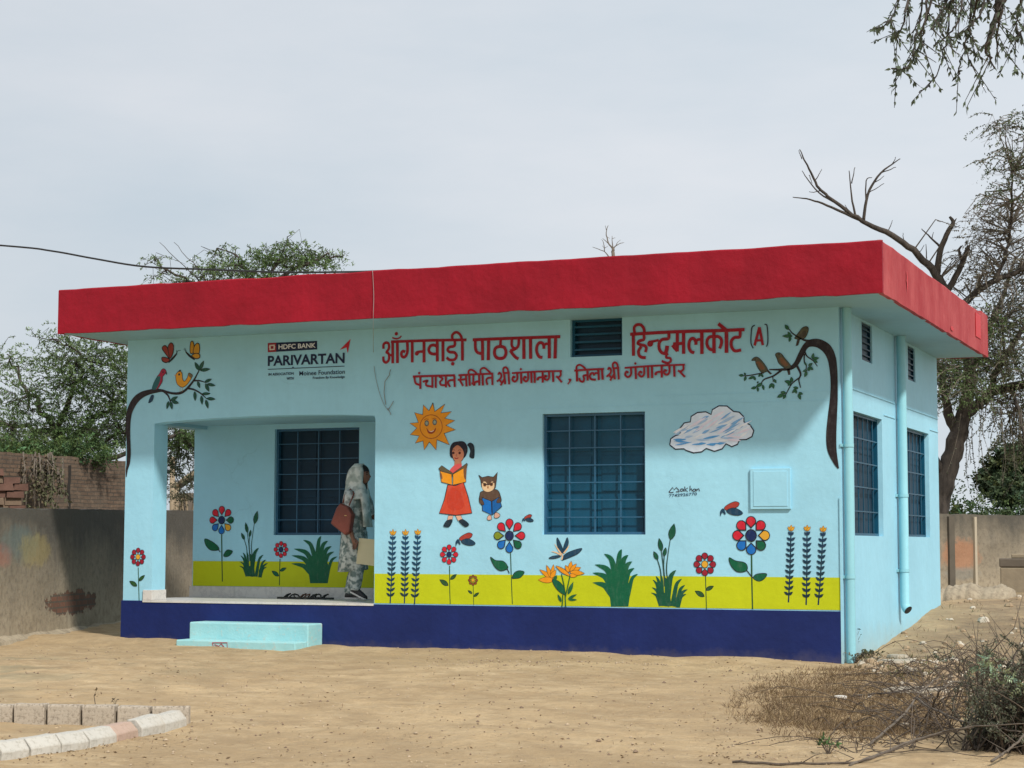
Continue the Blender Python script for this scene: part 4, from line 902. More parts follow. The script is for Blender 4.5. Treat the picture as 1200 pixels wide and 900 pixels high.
# scarf: hood open at the face, then wrapped round neck and shoulder
s = MB(); R_ = []; n = 22
for j in range(13):
    t = j / 12
    if t < .55:
        u = t / .55; z = 1.672 - .25 * u; r = .035 + .098 * math.sin(min(1, u * 1.5 + .12) * math.pi / 2); cx = .045 - .035 * u; ry = r * .86
    else:
        u = (t - .55) / .45; z = 1.42 - .17 * u; r = .128 + .018 * u; cx = .01 + .012 * u; ry = .118 + .075 * u
    ring = []
    for a_ in np.linspace(.0, 1, n):
        op = (.62 if t < .55 else .25 * (1 - (t - .55) / .45)) if t > .08 else 0; ang = op + (2 * math.pi - 2 * op) * a_
        k = 1 + .05 * noise.noise(Vector((math.cos(ang) * 3, math.sin(ang) * 3, z * 14))) + .02 * math.sin(ang * 9 + z * 40)
        ring.append(W3((cx + r * k * math.cos(ang), ry * k * math.sin(ang), z + .02 * math.sin(ang * 2 + 1) * t)))
    R_.append(ring)
vs = [q for r in R_ for q in r]; s.add(vs, [(i * n + k, i * n + k + 1, (i + 1) * n + k + 1, (i + 1) * n + k) for i in range(12) for k in range(n - 1)])
sc = s.build('headscarf', SCF, per, smooth=True); m = sc.modifiers.new('solid', 'SOLIDIFY'); m.thickness = .008
s = MB()   # free end of the scarf down the front
s.loft([ell((.13, -.05, 1.36), .045, .09, 14, 0, .1, 1, .06), ell((.155, -.04, 1.22), .035, .10, 14, 0, .1, 2, .08), ell((.17, -.03, 1.05), .03, .10, 14, 0, .1, 3, .10), ell((.185, -.02, .90), .03, .11, 14, 0, .1, 4, .12)])
for i, v in enumerate(s.v): s.v[i] = tuple(W3(v))
s.build('scarf_end', SCF, per, smooth=True)
def lofted(name, rings, mat, n=24):
    s = MB(); s.loft([[W3(v) for v in r] for r in rings]); return s.build(name, mat, per, smooth=True)
lofted('kurta', [ell((.02, 0, 1.385), .062, .095, 24, 0, .03, 1), ell((.01, 0, 1.345), .10, .165, 24, 0, .04, 1), ell((.012, 0, 1.24), .128, .165, 24, 0, .05, 2, .008), ell((.0, 0, 1.08), .118, .145, 24, 0, .06, 3, .012), ell((-.01, 0, .95), .135, .165, 24, 0, .06, 4, .02), ell((-.02, 0, .80), .155, .185, 24, 0, .07, 5, .03), ell((-.025, 0, .60), .165, .195, 24, 0, .07, 6, .045), ell((-.03, 0, .37), .178, .205, 24, .1, .08, 7, .06), ell((-.03, 0, .365), .15, .18, 24, .1, .08, 7, .06)], KUR)
def along(pts, rad, n=16, wob=.08, seed=0):
    mb = MB(); P = [W3(p) for p in pts]; mb.tube(P, rad, n)
    for i, v in enumerate(mb.v):
        v = Vector(v); c = P[min(range(len(P)), key=lambda k: (P[k] - v).length)]; mb.v[i] = tuple(c + (v - c) * (1 + wob * noise.noise(v * 22 + Vector((seed, 0, 0)))))
    return mb
for nm, pts, rad, sd in (('trouser_leg', [(.0, -.085, .84), (.04, -.085, .64), (.078, -.085, .46), (.062, -.085, .28), (.045, -.085, .135)], [.11, .10, .088, .078, .062], 1), ('trouser_leg', [(.0, .085, .84), (.01, .085, .64), (.0, .085, .47), (-.06, .085, .26), (-.112, .085, .09)], [.11, .10, .092, .085, .075], 5)):
    along([tuple(Vector(pts[i]).lerp(Vector(pts[i + 1]), j / 4)) for i in range(4) for j in range(4)] + [pts[-1]], list(np.interp(np.linspace(0, 4, 17), range(5), rad)), 18, .16, sd).build(nm, KUR, per, smooth=True)
for pts, rad, sd in (([(-.01, -.15, 1.335), (-.01, -.18, 1.23), (-.014, -.197, 1.10), (-.012, -.205, 1.005), (.004, -.206, .965)], [.062, .068, .064, .066, .062], 3), ([(.03, .15, 1.335), (.07, .182, 1.20), (.10, .197, 1.06), (.14, .19, 1.03)], [.06, .066, .062, .058], 8)):
    along(pts, rad, 16, .12, sd).build('sleeve', SLV, per, smooth=True)
SHO = simple('dark_shoe', (.022, .020, .022), .6, .1, 20, .1); SOL = simple('white_sole', (.60, .57, .54), .6, .05, 8, 0)
for (heel, toe, yy, lab) in (((-.175, .02), (.085, .02), .085, 'flat'), ((-.012, .105), (.20, .012), -.085, 'lifted')):
    hx, hz = heel; tx, tz = toe; d = Vector((tx - hx, 0, tz - hz)).normalized(); u = Vector((-d.z, 0, d.x)); ln = math.hypot(tx - hx, tz - hz); rings = []; rs2 = []
    for t, w, hgt in ((0, .022, .045), (.06, .034, .075), (.25, .038, .080), (.45, .038, .066), (.7, .046, .050), (.9, .038, .036), (1.0, .014, .022)):
        c = Vector((hx, yy, hz)) + d * ln * t
        rings.append([W3(c + Vector((0, math.cos(a_) * w, 0)) + u * (.016 + (hgt if math.sin(a_) > 0 else 0) * abs(math.sin(a_)) ** .7)) for a_ in np.linspace(0, 2 * math.pi, 14, endpoint=False)])
        rs2.append([W3(c + Vector((0, sy_ * (w + .004), 0)) + u * v_) for sy_, v_ in ((-1, 0), (1, 0), (1, .020), (-1, .020))])
    mb = MB(); mb.loft(rings); sh = mb.build('shoe', SHO, per, smooth=True); mb = MB(); mb.loft(rs2); bevelled(mb.build('sole', SOL, sh), .004)
# handbag on her shoulder and the folder in her hand: things of their own
LTH = simple('red_brown_leather', (.17, .040, .026), .5, .15, 14, .25)
yb_ = PYW - .26
hbp = [onY(x, y, yb_) for x, y in ((389, 613.7), (405.7, 627.5), (411.2, 624), (414.7, 603), (409, 593.5), (400.3, 589.5), (396, 595))]
hbg = root('handbag', 'red brown leather handbag hanging from the woman\'s shoulder', 'handbag', hbp[1])
s = MB(); cen = sum(hbp, Vector()) / len(hbp)
s.loft([[cen + (q - cen) * k + Vector((0, dy, 0)) for q in hbp] for dy, k in ((-.055, .86), (-.045, .97), (0, 1.0), (.045, .97), (.055, .86))]); bg_ = s.build('bag_body', LTH, hbg); bevelled(bg_, .012, 3)
s = MB(); s.tube([hbp[5] + Vector((.02, 0, 0)), onY(404, 580, yb_ + .04), onY(411, 573, yb_ + .09), onY(415, 578, yb_ + .08), hbp[4] + Vector((0, 0, .01))], .008, 6); s.build('strap', LTH, hbg, smooth=True)
s = MB(); s.box(tuple(cen + Vector((.03, -.062, .02))), tuple(cen + Vector((.06, -.054, .028)))); s.build('clasp', simple('brass', (.6, .45, .2), .3, 0, 5, 0, 1.0), hbg)
yf = PYW - .20
fo = [onY(x, y, yf) for x, y in ((420.8, 630.5), (417.5, 660.5), (440.5, 663.5), (442.5, 632.5))]
s = MB(); s.hexa([fo[1] + Vector((0, .0, 0)), fo[2], fo[2] + Vector((0, .022, 0)), fo[1] + Vector((0, .022, 0)), fo[0], fo[3], fo[3] + Vector((0, .022, 0)), fo[0] + Vector((0, .022, 0))])
tag(s.build('folder', simple('cream_paper_folder', (.58, .52, .33), .8, .05, 6, .05), loc=fo[1]), 'cream paper folder held in the woman\'s right hand', 'folder')
# footwear left on the floor
SD = simple('black_rubber_sandal', (.02, .022, .022), .6); SD2 = simple('brown_sandal', (.14, .075, .05), .6)
def sandal_mesh():
    s = MB(); rings = []
    for t, w in ((0, .022), (.08, .034), (.35, .034), (.65, .042), (.9, .036), (1, .014)): rings.append([Vector((t * .25 - .125, y, z)) for y, z in ((-w, 0), (w, 0), (w, .022), (-w, .022))])
    s.loft(rings); return s
def strap_mesh():
    s = MB(); s.tube([(-.02, -.036, .02), (.015, -.03, .05), (.05, 0, .062), (.015, .03, .05), (-.02, .036, .02)], .010, 6); return s
sm1, sm2 = sandal_mesh().mesh('sole', SD), strap_mesh().mesh('straps', SD, True); sm3, sm4 = sandal_mesh().mesh('sole', SD2), strap_mesh().mesh('straps', SD2, True)
spots = [(336, 0.1, 'black sandal at the left end of the row on the porch floor'), (341, .5, 'second black sandal from the left end of the row'), (347.5, 2.6, 'black sandal just left of the brown pair'), (354, .3, 'brown sandal on the left in the brown pair'), (360, -.3, 'brown sandal on the right in the brown pair'), (366.5, .9, 'black sandal just right of the brown pair'), (373, 1.9, 'second black sandal from the right end of the row'), (380, .2, 'black sandal at the right end of the row, nearest the woman')]
for i, (px, rz, lab) in enumerate(spots):
    Y = PB - .20 - .05 * (i % 3); c = onY(px, 697, Y)
    t = root('sandal', lab, 'sandal', (c.x, Y, ZF + .007), 'sandals left on the porch floor'); t.rotation_euler = (0, 0, rz)
    br = 'brown sandal' in lab
    for nm, m_ in (('sole', sm3 if br else sm1), ('straps', sm4 if br else sm2)):
        o = bpy.data.objects.new(nm, m_); COL.objects.link(o); o.parent = t

# ------------------------------------------------------------------ boundary walls on the left
def local_obj(name, mb, mats, p0, dirv, label, cat, smooth=False, group=None):
    """mesh in wall coordinates (along, thickness, up), object rotated so that x runs along the wall"""
    o = bpy.data.objects.new(name, mb.mesh(name, mats, smooth)); COL.objects.link(o); o.location = p0; o.rotation_euler = (0, 0, math.atan2(dirv[1], dirv[0]))
    return tag(o, label, cat, group)
def rough_slab(L_, th, h0, h1, n, amp=.02, base=-.35, seed=0, rows=5):
    mb = MB(); R_ = []
    for i in range(n + 1):
        u = L_ * i / n; h = h0 + (h1 - h0) * i / n + amp * noise.noise(Vector((u * 1.7, seed, 3))) + amp * .6 * noise.noise(Vector((u * 6, seed, 8)))
        f = [Vector((u, amp * .6 * noise.noise(Vector((u * 1.5, k * 1.3, seed))), base + (h - base) * k / rows)) for k in range(rows + 1)]
        R_.append(f + [Vector((u, th, h)), Vector((u, th, base))])
    mb.loft(R_); return mb
def mud_wall(name, spots_=(), bricks=(), L_=17., top=1.6):
    s = Nodes(name); X = s.xyz(); f = s.noise(2.2, 7, .65); g = s.noise(10, 7, .7); st_ = s.noise(3.2, 6, .6, stretch=(2.2, 2.2, .22))
    b = s.mix(s.ramp(f, [(.3, 0.), (.7, 1.)]), (.28, .23, .16), (.43, .36, .26))
    b = s.mix(s.math('MULTIPLY', s.ramp(g, [(.47, 0.), (.66, 1.)]), .6), b, (.13, .10, .07))
    hh = s.math('ADD', X[2], s.math('ADD', s.math('MULTIPLY', s.math('SUBTRACT', st_, .5), .4), s.math('MULTIPLY', s.math('SUBTRACT', s.noise(1.1, 6, .65), .5), 1.5)))
    b = s.mix(s.math('MULTIPLY', s.rng(hh, top - .50, top - .08), .92), b, (.038, .039, .036))
    b = s.mix(s.math('MULTIPLY', s.rng(hh, top - 1.25, top - .45), .6), b, (.10, .088, .07))
    for (u, z, ru, rz_, c, k) in spots_:
        e = s.math('ADD', s.math('POWER', s.math('DIVIDE', s.math('SUBTRACT', X[0], u), ru), 2.0), s.math('POWER', s.math('DIVIDE', s.math('SUBTRACT', X[2], z), rz_), 2.0))
        e = s.math('ADD', e, s.math('MULTIPLY', s.math('SUBTRACT', s.noise(5, 7, .75), .5), 3.0)); b = s.mix(s.math('MULTIPLY', s.rng(e, 1.1, .4), k), b, c)
    h = s.math('ADD', f, s.math('MULTIPLY', g, .5))
    for (u, z, ru, rz_) in bricks:   # plaster fallen off, brick courses showing
        bt = s.n('ShaderNodeTexBrick'); bt.inputs['Scale'].default_value = 1.0; bt.inputs['Brick Width'].default_value = .23; bt.inputs['Row Height'].default_value = .078; bt.inputs['Mortar Size'].default_value = .012
        bt.inputs['Color1'].default_value = (.20, .09, .055, 1); bt.inputs['Color2'].default_value = (.13, .065, .042, 1); bt.inputs['Mortar'].default_value = (.10, .08, .06, 1)
        cx = s.n('ShaderNodeCombineXYZ'); s.l(X[0], cx.inputs[0]); s.l(X[2], cx.inputs[1]); s.l(cx.outputs[0], bt.inputs['Vector'])
        e = s.math('ADD', s.math('POWER', s.math('DIVIDE', s.math('SUBTRACT', X[0], u), ru), 2.0), s.math('POWER', s.math('DIVIDE', s.math('SUBTRACT', X[2], z), rz_), 2.0))
        e = s.math('ADD', e, s.math('MULTIPLY', s.math('SUBTRACT', s.noise(3.6, 8, .75), .5), 4.2)); k = s.rng(e, .9, .75); b = s.mix(k, b, bt.outputs[0]); h = s.math('SUBTRACT', h, s.math('MULTIPLY', k, .5))
    s.col(b); s.rough(.95); s.bump(h, .55, .04); return s.m
W0, W1 = Vector((-.46, -2.52)), Vector((-6.2, 15.6)); wd = (W1 - W0).normalized(); wl = (W1 - W0).length
def wall_u(px, py):      # where a sight line meets the left wall's face
    d = ray(px, py); nrm = Vector((-wd.y, wd.x)); t = ((W0 - Vector((CAM.x, CAM.y))).dot(nrm)) / Vector((d.x, d.y)).dot(nrm); q = CAM + d * t
    return (Vector((q.x, q.y)) - W0).dot(wd), q.z
LZ = -.50
sp_ = []
for px, py, a_, b_, c, k in ((3, 650, .10, .13, (.34, .11, .08), .45), (24, 637, .17, .22, (.10, .16, .16), .5), (41, 645, .15, .20, (.33, .26, .08), .45)):
    u, z = wall_u(px, py); sp_.append((u, z - LZ, a_ * 4.2, b_ * 1.15, c, k))
br_ = []
for px, py, a_, b_ in ((84, 706, 1.15, .17),):
    u, z = wall_u(px, py); br_.append((u, z - LZ, a_, b_))
u5, _z = wall_u(60, 601)
mw = rough_slab(wl, .26, 1.62, 1.92, 120, .022, -.4, 2, 9)
lwo = local_obj('plastered_wall', mw, mud_wall('stained_mud_plaster', sp_, br_, wl, 1.52), (W0.x, W0.y, LZ), wd, 'stained mud plastered boundary wall with patches of red, teal and yellow paint', 'wall')
# toe of broken plaster along the foot of that wall
tz = MB(); R_ = []
for i in range(90):
    u = wl * .72 * i / 89; k = .5 + .5 * noise.noise(Vector((u * 2.5, 1, 1))); h_ = .05 + .07 * k
    R_.append([Vector((u, .03, -.1)), Vector((u, -.10 - .10 * k, -.1)), Vector((u, -.06 - .05 * k, h_ * .7)), Vector((u, .01, h_ + .03))])
tz.loft(R_); o = bpy.data.objects.new('plaster_toe', tz.mesh('plaster_toe', mud_wall('crumbled_plaster', (), (), 10, 9.))); COL.objects.link(o); o.parent = lwo
def brick_mat(name, w, h, c1, c2, mortar, dirt=.5):
    s = Nodes(name); X = s.xyz(); bt = s.n('ShaderNodeTexBrick'); bt.inputs['Scale'].default_value = 1.0; bt.inputs['Brick Width'].default_value = w; bt.inputs['Row Height'].default_value = h; bt.inputs['Mortar Size'].default_value = h * .14; bt.inputs['Bias'].default_value = 0.0
    bt.inputs['Color1'].default_value = (*c1, 1); bt.inputs['Color2'].default_value = (*c2, 1); bt.inputs['Mortar'].default_value = (*mortar, 1)
    jit = s.n('ShaderNodeVectorMath'); jit.operation = 'ADD'; cx = s.n('ShaderNodeCombineXYZ'); s.l(X[0], cx.inputs[0]); s.l(s.math('ADD', X[2], s.math('MULTIPLY', s.noise(1.5, 2), .06)), cx.inputs[1]); s.l(cx.outputs[0], bt.inputs['Vector'])
    f = s.noise(1.4, 6, .65); b = s.mix(s.math('MULTIPLY', s.ramp(f, [(.35, 0.), (.7, 1.)]), dirt), bt.outputs[0], (.12, .095, .07)); b = s.mix(s.math('MULTIPLY', s.ramp(s.noise(9, 5), [(.5, 0.), (.75, 1.)]), .4), b, (.30, .21, .14))
    s.col(b); s.rough(.95); s.bump(s.math('ADD', s.math('MULTIPLY', bt.outputs['Fac'], -1.0), s.math('MULTIPLY', s.noise(20, 5), .5)), .7, .03); return s.m
BRM = brick_mat('old_brown_brick', .17, .064, (.15, .095, .062), (.095, .06, .04), (.06, .048, .037), .7)
A_, B_ = atD(-60, 640, 28.2), atD(172, 640, 32.4); bd = Vector((B_.x - A_.x, B_.y - A_.y)); bl = bd.length; bd.normalize()
bw_ = rough_slab(bl, .35, 2.66, 2.62, 60, .03, -.2, 5, 9); zt = LZ
bwo = local_obj('brick_wall', bw_, BRM, (A_.x, A_.y, zt), bd, 'tall weathered brown brick wall behind the plastered boundary wall', 'wall')
cr = MB(); rk = random.Random(9); z = .4
uu = ((atD(75, 640, 30.6) - A_).xy).dot(bd)
cr.tube([(uu + rk.uniform(-.02, .02), -.012, .7 + .2 * i) for i in range(10)], .028, 5); o = bpy.data.objects.new('open_joint', cr.mesh('open_joint', simple('dark_joint', (.02, .017, .014), .9, 0, 5, 0))); COL.objects.link(o); o.parent = bwo
cr = MB(); ul = ((atD(139, 640, 31.8) - A_).xy).dot(bd); cr.box((ul - .28, -.20, 1.52), (ul + .30, .0, 1.58)); o = bpy.data.objects.new('stone_ledge', cr.mesh('stone_ledge', simple('dark_ledge', (.06, .06, .05)))); COL.objects.link(o); o.parent = bwo
# broken stub of bigger bricks at the far left: a loose stack, one thing
A2, B2 = atD(-70, 640, 26.6), atD(31, 640, 27.2); d2 = Vector((B2.x - A2.x, B2.y - A2.y)); l2 = d2.length; d2.normalize(); sb_ = MB(); rk = random.Random(4)
for r in range(24):
    u = rk.uniform(-.12, 0)
    while u < l2 - .04 - .10 * rk.random():
        w = rk.uniform(.20, .27); dy = rk.uniform(-.035, .035); z0 = .1 + r * .105
        if z0 + .1 > 2.32 + .1 * noise.noise(Vector((u * 3, 1, 1))): break
        if rk.random() > .06 or r < 12:
            j = [rk.uniform(-.012, .012) for _ in range(8)]
            sb_.hexa([(u + j[0], dy, z0 + j[1]), (u + w + j[2], dy + j[3], z0), (u + w, dy + .3, z0), (u, dy + .3, z0), (u + j[4], dy + .01, z0 + .094 + j[5]), (u + w + j[6], dy + .012, z0 + .094 + j[7]), (u + w, dy + .3, z0 + .094), (u, dy + .3, z0 + .094)], rk.choice((0, 0, 1)))
        u += w + rk.uniform(.008, .02)
sb_.box((0, .05, -.2), (l2 - .1, .28, 2.2), 2)
sbo = local_obj('broken_brick_wall', sb_, [simple('rough_red_brick', (.12, .062, .045), .95, .25, 9, .5), simple('rough_buff_brick', (.165, .115, .078), .95, .25, 9, .5), simple('dark_core', (.05, .04, .03), .95)], (A2.x, A2.y, LZ), d2, 'crumbling stub of large loose red bricks above the plastered wall', 'wall')
# thatched lean-to glimpsed through the porch
WOOD = simple('pale_weathered_pole', (.30, .235, .16), .9, .2, 9, .3); THA = simple('dark_thatch', (.035, .028, .022), .95, .3, 12, .6); DKW = simple('grey_mud_panel', (.20, .17, .14), .95, .15)
hx = lambda px, py, d=42: atD(px, py, d)
shd = root('thatched_shed', 'dark thatched lean-to on pale poles glimpsed through the porch', 'shed', tuple(onZ(205, 690, LZ)) if False else (atD(205, 700, 42).x, atD(205, 700, 42).y, LZ))
s = MB(); c0, c1 = hx(205, 571, 41), hx(262, 533, 41); c2, c3 = hx(262, 533, 45), hx(203, 571, 45)
s.hexa([c0 - Vector((0, 0, .12)), c1 - Vector((0, 0, .12)), c2 - Vector((0, 0, .12)), c3 - Vector((0, 0, .12)), c0, c1, c2, c3]); s.build('thatch_roof', THA, shd)
for px, py, w in ((202, 535, .06), (207, 565, .05), (243, 545, .06)):
    s = MB(); t_ = hx(px, py, 40.9); s.tube([Vector((t_.x, t_.y, LZ - .1)), t_.lerp(Vector((t_.x, t_.y, LZ)), .5) + Vector((.03, 0, 0)), t_], w, 8); s.build('pole', WOOD, shd, smooth=True)
s = MB(); s.tube([hx(201, 575, 40.85), hx(216, 561, 40.85), hx(264, 531, 40.85)], .05, 8); s.build('rafter', WOOD, shd, smooth=True)
s = MB(); a_, b_ = hx(203, 578, 41.2), hx(255, 578, 41.2); s.box((min(a_.x, b_.x), a_.y - .02, LZ - .1), (max(a_.x, b_.x), a_.y + .05, a_.z)); s.build('back_panel', DKW, shd)
rk = random.Random(2)
for i in range(7):
    s = MB(); x = 205 + i * 5; s.tube([hx(x, 604, 40.9), hx(x + rk.uniform(-3, 6), 580, 40.9)], .022, 6); s.build('stake', WOOD, shd)

# ------------------------------------------------------------------ right boundary wall, block pier, mud bank
RA, RB = atD(1040, 640, 31), atD(1420, 640, 36.5); rd = Vector((RB.x - RA.x, RB.y - RA.y)); rl = rd.length; rd.normalize(); RZ = -.05
def ru(px):
    d = ray(px, 640); nrm = Vector((-rd.y, rd.x)); t = ((Vector((RA.x, RA.y)) - Vector((CAM.x, CAM.y))).dot(nrm)) / Vector((d.x, d.y)).dot(nrm); q = CAM + d * t
    return (Vector((q.x, q.y)) - Vector((RA.x, RA.y))).dot(rd)
rw = rough_slab(rl, .22, 1.30, 1.33, 80, .03, -.4, 12, 7)
rwo = local_obj('boundary_wall', rw, mud_wall('stained_buff_plaster', [(ru(1125), .62, .55, .30, (.36, .17, .09), .75), (ru(1127), .30, .5, .12, (.20, .20, .18), .5)], (), rl, 1.36), (RA.x, RA.y, RZ), rd, 'stained buff boundary wall with a rust coloured panel behind the building', 'wall')
PST = simple('dark_stained_post', (.10, .085, .065), .95, .2); PSL = simple('pale_post', (.42, .36, .27), .95, .1)
for px, w, m_ in ((1113.5, .07, PST), (1141.5, .03, PSL), (1232, .07, PST), (1300, .06, PST)):
    s = MB(); u = ru(px); s.box((u - w, -.045, -.3), (u + w, -.001, 1.27)); o = bpy.data.objects.new('wall_post', s.mesh('wall_post', m_)); COL.objects.link(o); o.parent = rwo
CON = simple('weathered_concrete', (.28, .225, .155), .95, .2, 6, .4); CDK = simple('dark_weathered_concrete', (.13, .105, .08), .95, .25, 6, .4)
bp = atD(1196, 690, 29.5); pz = gz(bp.x, bp.y); pier = root('block_pier', 'squat weathered concrete pier with a dark cap beside the boundary wall', 'pier', (bp.x, bp.y, pz))
s = MB(); s.box((bp.x - .29, bp.y - .15, pz - .15), (bp.x + .34, bp.y + .45, pz + .36)); bevelled(s.build('pier_base', CON, pier), .02)
s = MB(); s.box((bp.x - .30, bp.y - .16, pz + .3605), (bp.x + .35, bp.y + .46, pz + .50)); bevelled(s.build('pier_cap', CDK, pier), .02)
s = MB(); s.box((bp.x - .12, bp.y - .10, pz + .5005), (bp.x + .38, bp.y + .4, pz + .57)); bevelled(s.build('loose_slab', CON, pier), .015)
mbk = MB(); R_ = []
for i in range(40):
    t = i / 39; c = atD(1085 + 100 * t, 690, 27.5); z0 = gz(c.x, c.y) - .1; h_ = .20 + .06 * math.sin(t * 3.1) + .05 * noise.noise(Vector((t * 5, 1, 2))) + .04 * noise.noise(Vector((t * 23, 1, 2))); dy = noise.noise(Vector((t * 4, 3, 1))) * .12 + noise.noise(Vector((t * 21, 3, 1))) * .06
    R_.append([Vector((c.x, c.y - .5 + dy, z0)), Vector((c.x, c.y - .34 + dy, z0 + h_ * .75)), Vector((c.x, c.y - .1, z0 + h_ + .04)), Vector((c.x, c.y + .4, z0 + h_)), Vector((c.x, c.y + .8, z0))])
mbk.loft(R_); tag(mbk.build('mud_bank', mud_wall('dried_mud', (), (), 10, 9.), loc=tuple(R_[0][0]), smooth=True), 'low crumbling mud bank at the foot of the right boundary wall', 'bank')

# ------------------------------------------------------------------ vegetation
def bark(name, a, b):
    s = Nodes(name); f = s.noise(5, 7, .7, stretch=(2.5, 2.5, .5)); s.col(s.mix(s.ramp(f, [(.35, 0.), (.65, 1.)]), a, b)); s.rough(.95); s.bump(s.noise(14, 6, .7, stretch=(2, 2, .4)), .8, .03); return s.m
BK = bark('dark_thorn_bark', (.030, .024, .020), (.085, .068, .055)); BK2 = bark('grey_twig_bark', (.11, .09, .072), (.20, .165, .13)); BK3 = bark('brown_branch_bark', (.055, .042, .033), (.15, .115, .085))
def leafmat(name, trans=.25):
    s = Nodes(name); a = s.n('ShaderNodeVertexColor'); a.layer_name = 'Col'
    s.col(a.outputs[0]); s.rough(.6); s.b.inputs['Specular IOR Level'].default_value = .25
    t = s.n('ShaderNodeBsdfTranslucent'); s.l(a.outputs[0], t.inputs[0]); m = s.n('ShaderNodeMixShader'); m.inputs[0].default_value = trans
    s.l(s.b.outputs[0], m.inputs[1]); s.l(t.outputs[0], m.inputs[2]); s.l(m.outputs[0], s.out.inputs[0]); return s.m
LM = leafmat('leaf')
def unit(a): return a / np.maximum(np.linalg.norm(a, axis=-1, keepdims=True), 1e-9)
class Leaves:
    """thousands of small folded leaflets gathered into one crown mesh, each with its own leaf colour"""
    def __init__(s): s.V = []; s.C = []
    def leaflets(s, base, d, L_, w, col):
        n = len(base); d = unit(d); r = unit(np.cross(d, NR.normal(size=(n, 3)))); L_ = L_[:, None]; w = w[:, None]
        v = np.stack([base, base + d * L_ * .45 + r * w, base + d * L_, base + d * L_ * .45 - r * w], 1); s.V.append(v); s.C.append(col)
    def sprays(s, c, r, n, col, S=.16, per=10, L_=.05, w=.011, out=.6, droop=.25, flat=1.0, var=.35, hollow=.35):
        """n feathery leaves scattered through an uneven ellipsoid c, r"""
        c = np.array(c, float); r = np.array(r, float)
        q = unit(NR.normal(size=(n, 3))) * (hollow + (1 - hollow) * NR.random((n, 1)) ** .6)
        q *= 1 + .28 * np.sin(q[:, :1] * 5 + c[0]) * np.cos(q[:, 1:2] * 4 + c[1]) + .18 * np.sin(q[:, 2:3] * 7 + c[2])
        p0 = c + q * r; d = unit(unit(q) * out + NR.normal(size=(n, 3)) * np.array([1, 1, flat]) * .8 + np.array([0, 0, -droop]))
        tint = np.clip(1 + NR.normal(size=(n, 1)) * var, .35, 1.9); warm = np.clip(NR.normal(size=(n, 1)) * .12, -.25, .3)
        cc = np.array(col) * tint * np.concatenate([1 + warm, np.ones((n, 1)), 1 - warm], 1)
        side = unit(np.cross(d, NR.normal(size=(n, 3)))); S_ = S * NR.uniform(.6, 1.3, (n, 1))
        for k in range(per):
            t = (k // 2 + .7) / (per / 2); sg = 1 if k % 2 else -1
            b = p0 + d * S_ * t; dd = unit(side * sg + d * .55 + NR.normal(size=(n, 3)) * .22); s.leaflets(b, dd, L_ * NR.uniform(.7, 1.2, n), w * NR.uniform(.8, 1.3, n), cc)
    def along(s, pts, dens, col, L_=.05, w=.012, spread=.9, var=.3, droop=.4):
        """leaflets set along a hanging twig"""
        P = np.array([tuple(p) for p in pts]); seg = np.linalg.norm(P[1:] - P[:-1], axis=1); T = np.concatenate([[0], np.cumsum(seg)]); n = max(2, int(T[-1] * dens))
        u = NR.random(n) * T[-1]; b = np.stack([np.interp(u, T, P[:, i]) for i in range(3)], 1); i = np.clip(np.searchsorted(T, u) - 1, 0, len(seg) - 1); d = unit((P[1:] - P[:-1])[i])
        dd = unit(d * .6 + NR.normal(size=(n, 3)) * spread + np.array([0, 0, -droop])); s.leaflets(b, dd, L_ * NR.uniform(.6, 1.25, n), w * NR.uniform(.7, 1.3, n), np.array(col) * np.clip(1 + NR.normal(size=(n, 1)) * var, .4, 1.8))
    def build(s, name, parent=None, loc=None, mat=None):
        v = np.concatenate(s.V); c = np.concatenate(s.C); n = len(v); me = bpy.data.meshes.new(name)
        me.vertices.add(n * 4); me.vertices.foreach_set('co', v.reshape(-1).astype('f')); me.loops.add(n * 4); me.loops.foreach_set('vertex_index', np.arange(n * 4, dtype='i')); me.polygons.add(n)
        me.polygons.foreach_set('loop_start', np.arange(0, n * 4, 4, dtype='i')); me.update(calc_edges=True); me.materials.append(mat or LM)
        at = me.color_attributes.new('Col', 'FLOAT_COLOR', 'CORNER'); at.data.foreach_set('color', np.repeat(np.concatenate([np.clip(c, 0, 1), np.ones((n, 1))], 1), 4, 0).reshape(-1).astype('f'))
        return link_mesh(name, me, parent, loc)
def wob(pts, rad, k=4, amp=.05, seed=0):
    q = spline([tuple(p) + (r,) for p, r in zip(pts, rad)], k, False); out_ = []
    for i, (x, y, z, r) in enumerate(q):
        o = Vector((noise.noise(Vector((i * .6, seed, 1))), noise.noise(Vector((i * .6, seed, 5))), noise.noise(Vector((i * .6, seed, 9))))) * amp * (0 if i in (0, len(q) - 1) else 1); out_.append((Vector((x, y, z)) + o, max(.003, r)))
    return [p for p, r in out_], [r for p, r in out_]
def limb(mb, pts, rad, n=9, k=4, amp=.05, seed=0):
    P, R_ = wob([Vector(p) for p in pts], rad, k, amp, seed); mb.tube(P, R_, n); return P
